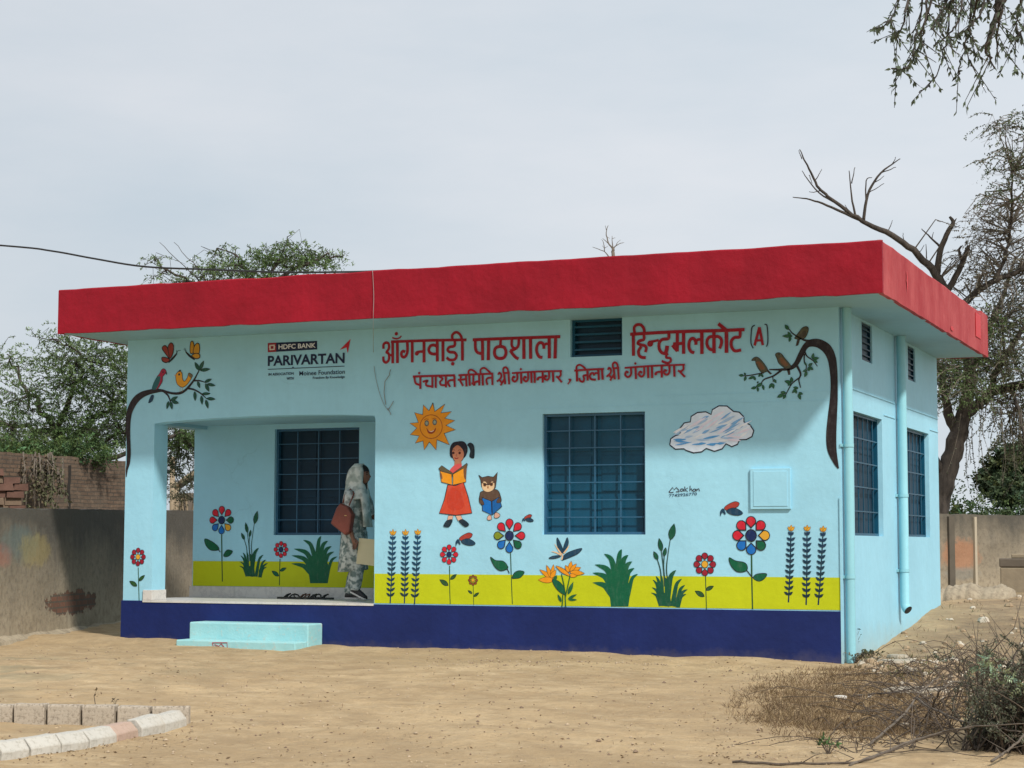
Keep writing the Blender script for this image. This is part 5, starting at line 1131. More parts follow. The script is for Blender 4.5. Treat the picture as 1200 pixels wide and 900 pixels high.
def twigs(mb, src, c, r, n, r0=.02, rng=RND):
    """fine forking twigs from the nearest limb point into a leaf clump"""
    c = Vector(c); s0 = min(src, key=lambda p: (p - c).length)
    for i in range(n):
        e = c + Vector((rng.uniform(-1, 1) * r[0], rng.uniform(-1, 1) * r[1], rng.uniform(-.9, .9) * r[2])) * .9; m = s0.lerp(e, .55) + Vector((rng.uniform(-.2, .2), rng.uniform(-.2, .2), rng.uniform(-.08, .05))) * (s0 - e).length * .5
        P = limb(mb, [s0, m, e], [r0, r0 * .6, r0 * .2], 5, 4, .03, i)
        for j in range(2):
            b = P[rng.randrange(3, len(P))]; mb.tube([b, b.lerp(e, .5) + Vector((rng.uniform(-.25, .25), rng.uniform(-.25, .25), rng.uniform(-.15, .25))), b + Vector((rng.uniform(-.5, .5), rng.uniform(-.5, .5), rng.uniform(-.3, .12)))], [r0 * .35, r0 * .25, r0 * .12], 4)
def pxr(px, d): return px / 2 / FPX * d
GA = (.092, .148, .050); GB = (.072, .120, .042); GC = (.118, .172, .072)

# thorny acacia at the left, behind the brick wall
def acacia(name, label, trunk, limbs, clumps, group=None, S=.19, den=1.0, PL=1.0):
    base = Vector(trunk[0][0]); t = root(name, label, 'tree', tuple(base), group); mb = MB(); src = []
    src += limb(mb, [p for p, r in trunk], [r * .75 for p, r in trunk], 11, 5, .06, 1)
    for i, l in enumerate(limbs): src += limb(mb, [p for p, r in l], [r * .62 for p, r in l], 8, 5, .14 if l[0][1] > .06 else .035, i + 3)
    lv = Leaves(); hi = [p for p in src if p.z > base.z + 1.2] or src
    for (c, r, n, col) in clumps:
        twigs(mb, hi, c, r, max(2, int(n / 80)), .016)
        ca = Vector(c)
        for k in range(max(4, int(n * den / 3.6))):   # arching feathery plumes with air between them
            o = Vector([max(-1, min(1, RND.gauss(0, .55))) for _ in range(3)]); p0 = ca + Vector((o.x * r[0], o.y * r[1], o.z * r[2])); a_ = RND.uniform(0, 6.283)
            d = Vector((math.cos(a_), math.sin(a_), RND.uniform(-.15, .45))); d = (d + Vector((o.x, o.y, o.z * .5)) * .9).normalized(); l = RND.uniform(.25, .62) * PL
            P = [p0, p0 + d * l * .5 + Vector((0, 0, .05)), p0 + d * l + Vector((0, 0, -.02 - .10 * RND.random()))]
            if RND.random() < .25: mb.tube(P, [.007, .005, .003], 3, caps=False)
            lv.along([tuple(v) for v in spline([tuple(v) for v in P], 3, False)], 62, np.array(col) * RND.uniform(.75, 1.35), .058, .0095, .75, .28, -.05)
    mb.build('trunk', BK, t, smooth=True); lv.build('crown', t); return t
D = atD
gb = lambda p: Vector((p.x, p.y, -.55))
def cl(px, py, d, rx, ry, n, col, rd=None): return (atD(px, py, d), (pxr(rx * 2, d), rd or pxr(rx * 2, d) * .9, pxr(ry * 2, d)), n, col)
b0 = gb(D(70, 640, 34))
acacia('acacia_tree', 'bushy grey green thorn tree rising behind the brick wall at left', [(b0, .20), (D(68, 560, 34), .17), (D(72, 535, 34), .15), (D(66, 505, 34), .12)],
       [[(D(72, 535, 34), .12), (D(100, 500, 33.6), .09), (D(130, 478, 33.2), .05), (D(165, 455, 33), .03)], [(D(66, 505, 34), .10), (D(45, 475, 34), .07), (D(22, 440, 34.5), .04), (D(8, 415, 34.5), .02)], [(D(66, 505, 34), .10), (D(85, 460, 33.5), .07), (D(95, 420, 33), .04), (D(70, 400, 33), .02)],
        [(D(72, 535, 34), .10), (D(115, 520, 33), .06), (D(150, 505, 32.5), .04)], [(D(66, 505, 34), .09), (D(20, 500, 33.5), .06), (D(-40, 480, 33), .04)], [(D(80, 545, 34), .09), (D(150, 530, 35), .07), (D(215, 505, 36), .05)]],
       [cl(8, 425, 34.4, 12, 16, 170, GC), cl(30, 470, 34, 26, 26, 420, GA), cl(62, 428, 33.4, 24, 14, 300, GC), cl(100, 420, 33, 30, 15, 420, GC), cl(132, 425, 33, 22, 18, 330, GA), cl(85, 455, 33.2, 28, 20, 520, GA), cl(122, 462, 33, 26, 22, 520, GB), cl(50, 500, 33.4, 34, 22, 520, GB), cl(98, 498, 33, 30, 18, 430, GA),
        cl(140, 495, 32.6, 16, 20, 280, GB), cl(12, 512, 33, 22, 24, 430, GA), cl(40, 528, 32.6, 36, 14, 520, (.095, .125, .05)), cl(128, 520, 33, 16, 9, 110, GB), cl(78, 405, 33, 14, 5, 90, GC), cl(48, 395, 33, 16, 3, 30, GC), cl(-35, 460, 33.5, 30, 40, 420, GA), cl(-40, 520, 33.5, 30, 26, 320, GB),
        cl(185, 440, 34, 26, 26, 260, GB), cl(205, 515, 36, 14, 12, 520, GB), cl(222, 522, 36.5, 10, 14, 420, (.05, .075, .035)), cl(200, 548, 37, 10, 12, 300, (.05, .075, .035)), cl(220, 575, 40, 12, 12, 320, (.07, .075, .045)), cl(105, 515, 33, 26, 10, 260, GB), cl(70, 520, 33, 28, 12, 320, GA), cl(10, 545, 32, 22, 10, 240, GA), cl(60, 545, 32.2, 16, 8, 160, GA), cl(146, 450, 32.8, 12, 30, 300, GA), cl(142, 505, 32.6, 12, 18, 200, GB)], den=.78)
# flat topped acacia whose crown shows above the roof
b1 = gb(D(300, 640, 31))
acacia('acacia_tree', 'flat topped thorn tree whose feathery crown shows above the roof edge', [(b1, .18), (D(302, 500, 31), .15), (D(300, 400, 31), .12), (D(298, 345, 31), .09)],
       [[(D(300, 400, 31), .09), (D(250, 345, 30.6), .06), (D(205, 322, 30.2), .03), (D(182, 305, 30.2), .012)], [(D(298, 345, 31), .08), (D(340, 318, 31), .05), (D(375, 303, 31), .03), (D(402, 300, 31), .012)], [(D(298, 345, 31), .07), (D(288, 315, 31), .04), (D(258, 288, 31), .012)], [(D(298, 345, 31), .07), (D(330, 300, 31.4), .03), (D(339, 272, 31.4), .008)], [(D(250, 345, 30.6), .03), (D(222, 318, 30.2), .012), (D(187, 284, 30.2), .006)], [(D(250, 345, 30.6), .03), (D(232, 316, 30.2), .012), (D(204, 284, 30.2), .006)]],
       [cl(190, 322, 30.2, 8, 12, 46, GC), cl(180, 304, 30.2, 6, 3, 14, GC), cl(215, 332, 30.3, 12, 6, 60, GC), cl(248, 320, 30.6, 20, 10, 200, GC), cl(275, 312, 31, 22, 13, 250, GA), cl(257, 298, 31, 5, 7, 28, GC), cl(300, 322, 31, 26, 14, 260, GA), cl(330, 309, 31.2, 24, 16, 320, GA), cl(352, 302, 31.2, 20, 12, 220, GC), cl(372, 310, 31, 20, 11, 170, GA), cl(392, 304, 31, 11, 3.5, 50, GC), cl(339, 286, 31.4, 2.5, 9, 20, GC), cl(312, 300, 31.4, 10, 7, 70, GC), cl(300, 345, 31.5, 60, 18, 320, GB), cl(320, 400, 31, 40, 34, 520, GB), cl(270, 420, 31, 34, 30, 420, GB), cl(360, 390, 30.5, 34, 30, 420, GB), cl(310, 450, 31, 40, 26, 420, GB)], den=1.0, PL=.55)  # dense lower clumps, unseen behind the facade, added to shade the left wall
# bare sapling above the roof
TB = crop(690, 255, 18); b2 = D(718, 640, 33); sap = MB()
def tb(l, d=33): return [D(*TB(x, y), d) for x, y in l]
mainp = [gb(b2), D(718, 500, 33), D(718.5, 320, 33)] + tb([(512, 700), (512, 650)])
limb(sap, mainp, [.06, .05, .035, .028, .022], 7, 4, .02)
for l, w in (([(512, 660), (450, 590), (410, 530), (385, 430), (365, 340), (380, 240), (410, 165)], 2.2), ([(372, 260), (345, 165)], .9), ([(410, 540), (340, 480), (290, 435)], 1.2), ([(512, 640), (495, 520), (492, 385)], 1.6), ([(495, 440), (560, 425)], .8), ([(520, 640), (580, 590), (660, 545), (745, 525)], 1.5), ([(570, 595), (610, 520), (670, 470)], .9),
             ([(512, 900), (430, 830), (380, 770), (325, 715), (200, 665), (80, 620)], 1.8), ([(330, 715), (325, 600), (300, 500), (270, 460)], 1.2), ([(330, 640), (280, 590)], .8), ([(335, 640), (405, 605)], .8), ([(385, 400), (440, 440)], .7)):
    pts = tb(l); limb(sap, pts, [pxr(w * (1 - .7 * i / (len(pts) - 1)), 33) for i in range(len(pts))], 5, 3, .005)
t = root('bare_sapling', 'leafless grey sapling poking up behind the middle of the roof', 'tree', tuple(gb(b2))); sap.build('trunk', BK2, t, smooth=True)

# big old tree behind the right wall
d0 = 34.5; q = lambda px, py, d=0: D(px, py, d0 + d)
bt = q(1092, 640); base = Vector((bt.x, bt.y, -.1)); mb2 = MB(); big = root('old_tree', 'large dark trunked tree with dead upper boughs behind the right end of the building', 'tree', tuple(base)); mb = MB(); src = []
def lm(pts, ws, seed, n=10, amp=.05, live=True):
    global src
    P = limb(mb, pts, [pxr(w, d0) for w in ws], n, 5, amp, seed)
    if live: src += P
lm([base, q(1094, 620), q(1104, 575), q(1113, 545), q(1122, 512), q(1130, 482), q(1136, 452), q(1136, 425), q(1126, 388), q(1113, 355), q(1101, 327), q(1076, 299), q(1046, 276), q(1010, 259), q(985, 241), q(962, 223), q(948, 198), q(937, 175)], [32, 29, 25, 23, 21.5, 17, 14, 13, 11.5, 10.5, 9.5, 8, 6.8, 5.2, 4.2, 3.2, 2.3, 1], 1, 14, .05, True)
dead = (([q(1012, 260), q(975, 243), q(950, 234), q(929, 231)], [4, 3, 2, 1]), ([q(1003, 256), q(998, 230), q(995, 200)], [3, 2, 1]), ([q(998, 215), q(1002, 196)], [1.5, .8]), ([q(1012, 259), q(1017, 228), q(1032, 203), q(1055, 186)], [4, 3.2, 2.4, 1]), ([q(1034, 202), q(1050, 196)], [1.5, .8]), ([q(1015, 240), q(1015, 212), q(1022, 208)], [2, 1.4, .8]), ([q(1018, 226), q(1036, 215)], [1.2, .7]),
        ([q(985, 241), q(960, 226), q(945, 208), q(940, 200)], [2.4, 1.8, 1.2, .7]), ([q(948, 205), q(952, 215)], [1, .7]), ([q(1098, 322), q(1102, 294), q(1111, 272), q(1117, 261), q(1113, 254)], [8, 7, 6, 5, 3]), ([q(1117, 262), q(1121, 256)], [3, 1]), ([q(1103, 290), q(1090, 278), q(1080, 268)], [3, 2, 1]), ([q(1092, 280), q(1094, 272)], [1.2, .6]), ([q(1086, 303), q(1085, 286)], [1.5, .7]), ([q(1108, 345), q(1118, 328), q(1128, 308), q(1135, 288)], [8, 7.5, 6.5, 4]), ([q(1128, 308), q(1124, 294), q(1127, 288)], [4, 3, 2]))
dead += tuple(([q(x, y), q(x + dx * .5, y + dy * .5 + 1), q(x + dx, y + dy)], [1.3, 1.0, .6]) for x, y, dx, dy in ((962, 223, -14, 2), (955, 212, 8, -14), (940, 186, -4, -10), (975, 234, -10, -8), (1000, 252, -10, -12), (1024, 214, 12, -8), (1044, 194, 6, -10), (1040, 272, 6, -14), (1060, 287, -2, -14), (1113, 268, 12, -4), (1130, 300, 10, -8), (1075, 299, 8, -12)))
for i, (p_, w_) in enumerate(dead): lm(p_, w_, 20 + i, 7, .012, False)
for i, (p_, w_) in enumerate((([q(1122, 508), q(1113, 490), q(1107, 462), q(1101, 432), q(1085, 410, 1)], [14, 12, 9, 7, 4]), ([q(1106, 560), q(1098, 540), q(1090, 520, 1)], [10, 8, 6]), ([q(1131, 488), q(1150, 470), q(1166, 458), q(1186, 453), q(1230, 444, -1), q(1290, 420, -2)], [14, 12, 12, 11, 9, 6]), ([q(1158, 464), q(1168, 436), q(1180, 414), q(1192, 396), q(1212, 366)], [8, 8, 7, 6, 4]), ([q(1178, 416), q(1176, 400), q(1174, 385)], [4, 3, 2]),
                              ([q(1118, 368), q(1140, 346), q(1168, 328), q(1205, 312), q(1250, 280)], [9, 8, 7, 5, 3]), ([q(1165, 330), q(1178, 300), q(1185, 262), q(1186, 200, -1)], [5, 4, 3, 2]), ([q(1136, 440), q(1160, 380, 1.5), q(1178, 340, 2), q(1190, 300, 2)], [9, 7, 5, 3]), ([q(1186, 453), q(1196, 490, -1), q(1200, 520, -1)], [5, 4, 2]))): lm(p_, w_, 60 + i, 9, .05)
lv = Leaves(); GR = (.088, .128, .048); BRN = (.17, .16, .12)
def c2(px, py, dd, rx, ry, n, col, tw=None, **k):
    c = q(px, py, dd); r = (pxr(rx * 2, d0), pxr(rx * 2, d0) * .9, pxr(ry * 2, d0)); twigs(mb2, src, c, r, tw or max(2, n // 60), .015); 
    for j in range(max(5, int(n / 3.6))):
        o = Vector([max(-1, min(1, RND.gauss(0, .58))) for _ in range(3)]); p0 = Vector(c) + Vector((o.x * r[0], o.y * r[1], o.z * r[2])); a_ = RND.uniform(0, 6.283); l = RND.uniform(.3, .75)
        d = Vector((math.cos(a_), math.sin(a_), RND.uniform(-.5, .5))).normalized(); P = [p0, p0 + d * l * .5 + Vector((0, 0, .03)), p0 + d * l + Vector((0, 0, -.05 - .22 * RND.random()))]
        
        if RND.random() < .5: mb2.tube(P, [.009, .006, .003], 3, caps=False)
        lv.along([tuple(v) for v in spline([tuple(v) for v in P], 3, False)], 36, np.array(col) * RND.uniform(.7, 1.4), .052, .011, .8, .3, .2)

for a in ((1165, 275, 0, 36, 30, 260, BRN, 16), (1192, 320, 1, 34, 30, 330, BRN, 14), (1150, 325, 0, 22, 26, 170, BRN, 9), (1180, 370, 0, 30, 24, 420, (.085, .088, .05), 8), (1150, 385, -.5, 26, 24, 360, GR, 7), (1120, 425, -.5, 26, 22, 480, GR, 7), (1150, 425, .5, 30, 22, 520, GR, 7), (1188, 420, -.5, 30, 30, 560, (.075, .085, .04), 8), (1112, 455, 0, 16, 22, 260, GR, 5), (1135, 455, -1, 22, 16, 300, GR, 5), (1185, 470, 0, 28, 16, 300, (.10, .09, .05), 6), (1195, 505, -.5, 20, 26, 240, (.08, .085, .045), 6), (1212, 380, 1, 40, 60, 560, GR, 8), (1240, 300, 0, 40, 50, 420, BRN, 10), (1260, 440, -1, 50, 50, 560, GR, 8), (1190, 185, -1.5, 30, 48, 420, (.07, .09, .045), 12), (1176, 150, -1.5, 10, 10, 60, (.07, .09, .045), 4), (1235, 190, -1, 36, 60, 420, (.07, .09, .045), 8), (1092, 440, 1.5, 14, 20, 160, GR, 4), (1128, 300, 0, 10, 10, 30, BRN, 5), (1080, 360, 1.5, 14, 14, 60, BRN, 6), (1060, 330, 2, 16, 8, 24, BRN, 5)): c2(*a)
rs_ = random.Random(21)
for i in range(46):      # hanging, thinly leaved strands under the boughs
    x = rs_.uniform(1122, 1225); y0 = rs_.uniform(430, 520); l = rs_.uniform(20, 90); dd = rs_.uniform(-1.5, 1.2); sx = rs_.uniform(-16, 16); pts = [q(x + sx * k * k + rs_.uniform(-5, 5) * k, y0 + l * k, dd) for k in (0, .35, .7, 1)]
    mb2.tube(pts, [.008, .007, .005, .003], 4); lv.along(pts, 40, (.11, .115, .075), .05, .011)
for i in range(150):     # fine bare twigs in the upper crown
    x, y = rs_.uniform(1120, 1225), rs_.uniform(225, 370); dd = rs_.uniform(-1, 1.2); s_ = min(src, key=lambda p: (p - q(x, y, dd)).length); m_ = s_.lerp(q(x, y, dd), .6) + Vector((rs_.uniform(-.3, .3), 0, rs_.uniform(0, .4))); mb2.tube([s_, m_, q(x, y, dd)], [.016, .010, .004], 4); lv.along([m_, q(x, y, dd)], 26, BRN, .05, .012)
mb.build('trunk', BK, big, smooth=True); mb2.build('fine_branch', BK2, big); lv.build('crown', big)

# overhanging bough at the top right, nearer the camera, on a trunk beyond the frame
dn = 6.8; t2 = root('overhanging_tree', 'nearer tree dangling thin leafy sprays into the top right corner', 'tree', (D(1560, 700, dn).x, D(1560, 700, dn).y, -.7)); mb = MB(); lv = Leaves(); n_ = lambda px, py, d=0: D(px, py, dn + d)
tb_ = D(1560, 700, dn)
limb(mb, [Vector((tb_.x, tb_.y, -.75)), n_(1555, 450), n_(1520, 200), n_(1440, 0, .2), n_(1330, -110, .2), n_(1230, -120), n_(1185, -60), n_(1174, 0), n_(1166, 25), n_(1156, 52), n_(1160, 70)], [.14, .12, .10, .08, .055, .04, .028, .017, .011, .007, .004], 10, 5, .02)
limb(mb, [n_(1230, -120), n_(1150, -90, -.3), n_(1090, -50, -.3), n_(1060, -20, -.2)], [.026, .02, .013, .008], 7, 4, .012); limb(mb, [n_(1330, -110, .2), n_(1260, -60, -.4), n_(1215, -20, -.3)], [.026, .02, .01], 7, 4, .012)
GN = (.10, .13, .085); ra = random.Random(8)
st_ = [[(1062, -25), (1052, 10), (1038, 38), (1020, 45)], [(1068, -25), (1060, 30), (1052, 50), (1045, 56)], [(1085, -40), (1078, 30), (1072, 62), (1070, 80)], [(1095, -40), (1088, 20), (1080, 55), (1083, 62)], [(1088, 0), (1079, 58), (1070, 85), (1060, 98), (1045, 98)], [(1118, -40), (1112, 40), (1105, 80), (1095, 112), (1077, 131)], [(1130, -30), (1124, 30), (1112, 50), (1096, 66)], [(1142, -30), (1136, 40), (1128, 80), (1122, 108)], [(1150, -20), (1140, 30), (1131, 62), (1138, 95)], [(1160, -30), (1150, 20), (1135, 42), (1118, 55)], [(1170, 10), (1164, 50), (1158, 75), (1165, 98)], [(1178, -20), (1172, 30), (1168, 62), (1170, 80)], [(1190, -40), (1196, 10), (1190, 35), (1198, 58)], [(1205, -40), (1206, 20), (1196, 48), (1188, 60)], [(1125, -40), (1110, 5), (1098, 30), (1092, 45)], [(1145, -40), (1120, 0), (1104, 22), (1100, 40)], [(1215, -20), (1214, 30), (1210, 60)]]
for i, l in enumerate(st_):
    pts = [n_(x, y * .86 - 4, ra.uniform(-.5, .4)) for x, y in l]; P, R_ = wob(pts, [.0055, .004, .003, .002, .0015][:len(pts)], 5, .012, i); mb.tube(P, R_, 4); thin = i in (5,)
    lv.along(P[: int(len(P) * (.62 if thin else 1))], 38, GN, .028, .0048, .5, .35, .5)
    for j in range(5):
        b_ = P[ra.randrange(2, len(P) - (6 if thin else 1))]; e = b_ + Vector((ra.uniform(-.11, .11), ra.uniform(-.12, .12), -ra.uniform(.03, .17))); mb.tube([b_, e], [.0022, .0012], 3); lv.along([b_, e], 62, GN, .027, .0048, .5, .35, .5)
for i in range(24):
    x = ra.uniform(1095, 1215); pts = [n_(x, -60, ra.uniform(-.8, .6)), n_(x - ra.uniform(0, 14), ra.uniform(-25, 5), 0), n_(x - ra.uniform(4, 24), ra.uniform(0, 34), ra.uniform(-.5, .5))]; mb.tube(pts, [.0035, .0024, .0012], 3); lv.along(pts, 32, GN, .029, .005, .5, .35, .5)
mb.build('trunk', BK, t2, smooth=True); lv.build('crown', t2)

# green scrub beyond the right wall, a rounder bush, and creeper on the brick wall
lv = Leaves()
for i in range(34):
    px = 1080 + i * 8.5; d = 37 + (i * 7 % 5) * .8; c = D(px, 596, d); lv.sprays((c.x, c.y, .95 + .35 * noise.noise(Vector((i * .7, 1, 1)))), (.55, .8, .75), 150, (.075, .115, .045) if i % 3 else (.06, .10, .045), S=.16, per=8, L_=.07, w=.02, out=.5, droop=-.5)
kind(lv.build('scrub', None, tuple(D(1150, 640, 37))), 'stuff')
def bush(name, label, px, d, clumps, cat='bush', mat=BK3):
    c = D(px, 640, d); z = gz(c.x, c.y); t = root(name, label, cat, (c.x, c.y, z)); mb = MB(); lv = Leaves()
    for (x, y, dd, rx, ry, n, col) in clumps:
        k = D(x, y, d + dd); mb.tube([Vector((c.x + RND.uniform(-.2, .2), c.y, z - .05)), Vector((c.x, c.y, z)).lerp(k, .5) + Vector((RND.uniform(-.3, .3), 0, .2)), k], [.06, .04, .015], 6); lv.sprays(k, (pxr(rx * 2, d), pxr(rx * 2, d), pxr(ry * 2, d)), n, col, S=.18, per=8, L_=.085, w=.026, out=.6, droop=.1)
    mb.build('stem', mat, t, smooth=True); lv.build('foliage', t); return t
bush('round_bush', 'rounded green tree crown just above the right boundary wall', 1195, 40, [(1160, 560, 0, 14, 16, 260, (.07, .095, .045)), (1180, 545, 0, 18, 20, 420, (.065, .09, .04)), (1205, 550, .5, 22, 30, 560, (.06, .085, .04)), (1185, 575, -.5, 26, 14, 420, (.06, .085, .04)), (1230, 540, 0, 26, 40, 460, (.065, .09, .04))], 'tree')
lv = Leaves(); mb = MB(); rv = random.Random(3)
for i in range(46):
    x = rv.gauss(52, 13); y0 = rv.uniform(528, 555); l = rv.uniform(15, 62); pts = [D(x + rv.uniform(-7, 7) * k, y0 + l * k, 29.6 - .35 * (k > 0)) for k in (0, .5, 1)]; mb.tube(pts, [.012, .010, .006], 4); lv.along(pts, 36, (.10, .105, .055) if i % 3 else (.12, .095, .06), .075, .02, .8, .35, .6)
cp = root('dry_creeper', 'half dry creeper trailing down the left part of the brick wall', 'creeper', tuple(D(52, 590, 29.4))); mb.build('vine', BK2, cp); lv.build('leaves', cp)
lv = Leaves(); rv = random.Random(13)
for i in range(28):
    x = rv.uniform(-10, 130); c = D(x, 534 + rv.uniform(-8, 6) - (x > 90) * 6, 31.2); lv.sprays(c, (.35, .3, .16), 26, GB, S=.18, per=10, L_=.06, w=.013)
o = lv.build('low_foliage', None, tuple(D(60, 534, 31.2))); tag(o, 'low thorny sprays drooping over the top of the brick wall', 'branch')

# ------------------------------------------------------------------ kerb bricks round the flower bed
def kerb_mat(name, c, c2):
    s = Nodes(name); f = s.noise(34, 7, .7); g = s.noise(5, 5); b = s.mix(s.ramp(f, [(.32, 0.), (.50, 1.)]), c2, c); b = s.mix(s.math('MULTIPLY', s.ramp(g, [(.5, 0.), (.75, 1.)]), .3), b, (.36, .29, .20)); s.col(b); s.rough(.9); s.bump(f, .5, .012); return s.m
KW, KG, KP = kerb_mat('whitewash', (.50, .48, .43), (.34, .32, .27)), kerb_mat('grey_concrete_kerb', (.42, .36, .285), (.15, .12, .09)), kerb_mat('pink_kerb', (.46, .33, .26), (.36, .25, .19))
def kerb(name, a, b, dep, h, ch, mat, label, group, jit):
    d = b - a; l = d.length - .022; mb = MB(); yaw = math.atan2(d.y, d.x); pr = [(0, -.04), (0, h - ch), (ch * .9, h), (dep, h), (dep, -.04)]
    mb.loft([[Vector((x, y + jit.uniform(-.003, .003), z + jit.uniform(-.003, .003))) for y, z in pr] for x in (0, l * .33, l * .66, l)])
    o = bpy.data.objects.new(name, mb.mesh(name, mat)); COL.objects.link(o); o.location = a; o.rotation_euler = (jit.uniform(-.05, .05), jit.uniform(-.03, .03), yaw + jit.uniform(-.05, .05)); tag(o, label, 'kerb brick', group); bevelled(fix_normals(o), .004, 1); return o
def gpt(px, py):
    z = -.55
    for _ in range(4): p_ = onZ(px, py, z); z = gz(p_.x, p_.y)
    return Vector((p_.x, p_.y, z))
jk = random.Random(6)
fr = [gpt(x, y) for x, y in ((-32, 899.5), (2, 894), (37, 889), (73, 884), (106, 878.5), (137.5, 872), (166.5, 865), (193, 859), (218.5, 852.5))]
names = ['whitewashed front row kerb brick cut by the left frame edge', 'whitewashed front row kerb brick at the lower left, first one whole in view', 'whitewashed front row kerb brick, second whole one from the left', 'whitewashed front row kerb brick two before the pink tinted one', 'whitewashed front row kerb brick touching the left side of the pink tinted one', 'pink tinted kerb brick in the front row', 'whitewashed front row kerb brick touching the right side of the pink tinted one', 'whitewashed kerb brick at the pointed right end of the front row']
for i in range(8): kerb('kerb_brick', fr[i], fr[i + 1], .12, .115, .055, KP if i == 5 else KW, names[i], 'front row of kerb bricks', jk)
bk = [gpt(x, y) for x, y in ((-66, 845.5), (-24, 846.5), (16, 847.5), (55, 848.5), (96, 849.5), (137, 850.5), (178, 851), (224, 851.5))]
names = ['grey back row kerb brick cut by the left frame edge', 'rough grey back row kerb brick at the far left of the bed', 'darkest pitted grey brick in the back row of the bed', 'pale faced grey brick in the middle of the back row', 'pitted grey back row brick just right of the pale faced one', 'grey back row brick partly hidden by the front row', 'grey back row brick at the right tip where both rows meet']
for i in range(7): kerb('kerb_brick', bk[i], bk[i + 1], .10, .135, .012, KG, names[i], 'back row of kerb bricks', jk)

# ------------------------------------------------------------------ loose stones, dry grass, brushwood, thorn shrub, litter
STN = simple('pale_stone', (.40, .35, .275), .9, .15, 9, .4)
def stone(px, py, w, dpt, h, label, rz=0., mat=STN, name='stone', cat='stone', group=None):
    p_ = gpt(px, py); mb = MB(); n = 9; R_ = []
    for k, (s_, z) in enumerate(((.9, -.03), (1.0, h * .4), (.93, h * .9), (.6, h))):
        R_.append([Vector((p_.x, p_.y, ground_z(p_.x, p_.y))) + Vector((math.cos(a_) * w / 2 * s_ * (1 + .25 * noise.noise(Vector((math.cos(a_) * 2 + px, math.sin(a_) * 2, k * .3)))), math.sin(a_) * dpt / 2 * s_, z)) for a_ in np.linspace(0, 2 * math.pi, n, endpoint=False)])
    mb.loft(R_); o = mb.build(name, mat, loc=tuple(p_)); return tag(o, label, cat, group)
stone(1074, 754, .62, .55, .05, 'broad flat slab lying by the foot of the side wall', 0, STN, 'flat_slab', 'slab'); stone(1052, 766, .42, .4, .045, 'narrower flat slab in front of the broad one', 0, STN, 'flat_slab', 'slab')
stone(1052, 771, .22, .2, .05, 'small pale stone below the two slabs'); stone(985, 820, .12, .1, .035, 'white stone lying left in the dry grass', 0, simple('white_stone', (.62, .60, .56), .9)); stone(1012, 817, .13, .1, .03, 'white stone lying right in the dry grass', 0, simple('white_stone_b', (.60, .58, .54), .9)); stone(1060, 851, .07, .06, .04, 'pale stone under the brushwood')
stone(1108, 708, .10, .09, .05, 'white stone at the back corner of the side wall'); stone(1081, 730, .11, .08, .04, 'white stone beside the elbow of the downpipe'); stone(1070, 740, .12, .08, .03, 'thin white stone on the slope below the downpipe'); stone(709, 763.5, .10, .08, .06, 'small dark stone against the navy plinth', 0, CDK)
stone(1155, 701, .16, .1, .04, 'pale stone on the bare slope before the mud bank')

def scatter_px(n, x0, x1, y0, y1, f):
    out_ = []
    while len(out_) < n:
        x, y = RND.uniform(x0, x1), RND.uniform(y0, y1)
        if RND.random() < f(x, y): p_ = gpt(x, y); p_.z = ground_z(p_.x, p_.y); out_.append(p_)
    return out_
lv = Leaves()
def gmask(x, y):
    e = ((x - 1010) / 150) ** 2 + ((y - 826) / 44) ** 2; return sstep(1.25, .25, e + .5 * noise.noise(Vector((x * .03, y * .06, 1)))) * (1 if y > 782 else .4)
P_ = np.array([tuple(p) for p in scatter_px(24000, 850, 1215, 772, 890, gmask)]); n = len(P_)
cc = np.where(NR.random((n, 1)) < .7, np.array([[.17, .115, .065]]), np.array([[.30, .22, .12]])) * NR.uniform(.6, 1.3, (n, 1)); dr = NR.normal(size=(n, 3)) * .8; dr[:, 2] = np.abs(dr[:, 2]) * .5 + .45
lv.leaflets(P_ - np.array([0, 0, .006]), dr, NR.uniform(.03, .095, n), NR.uniform(.0015, .0034, n), cc)
kind(lv.build('dry_grass', None, tuple(gpt(1000, 826)), leafmat('dry_grass_blades', .15)), 'stuff')
lv = Leaves(); P_ = np.array([tuple(p) for p in scatter_px(3200, 1000, 1185, 704, 792, lambda x, y: .9 if 690 + (1104 - x) * .62 < y < 800 - (x - 1000) * .1 and noise.noise(Vector((x * .06, y * .12, 3))) > .0 else .05)]); n = len(P_)
cc = np.where(NR.random((n, 1)) < .6, np.array([[.19, .14, .075]]), np.array([[.10, .115, .045]])) * NR.uniform(.6, 1.3, (n, 1)); dr = NR.normal(size=(n, 3)) * .7; dr[:, 2] = np.abs(dr[:, 2]) * .6 + .5
lv.leaflets(P_, dr, NR.uniform(.03, .10, n), NR.uniform(.002, .005, n), cc); kind(lv.build('sparse_grass', None, tuple(gpt(1060, 750)), leafmat('sparse_blades', .2)), 'stuff')
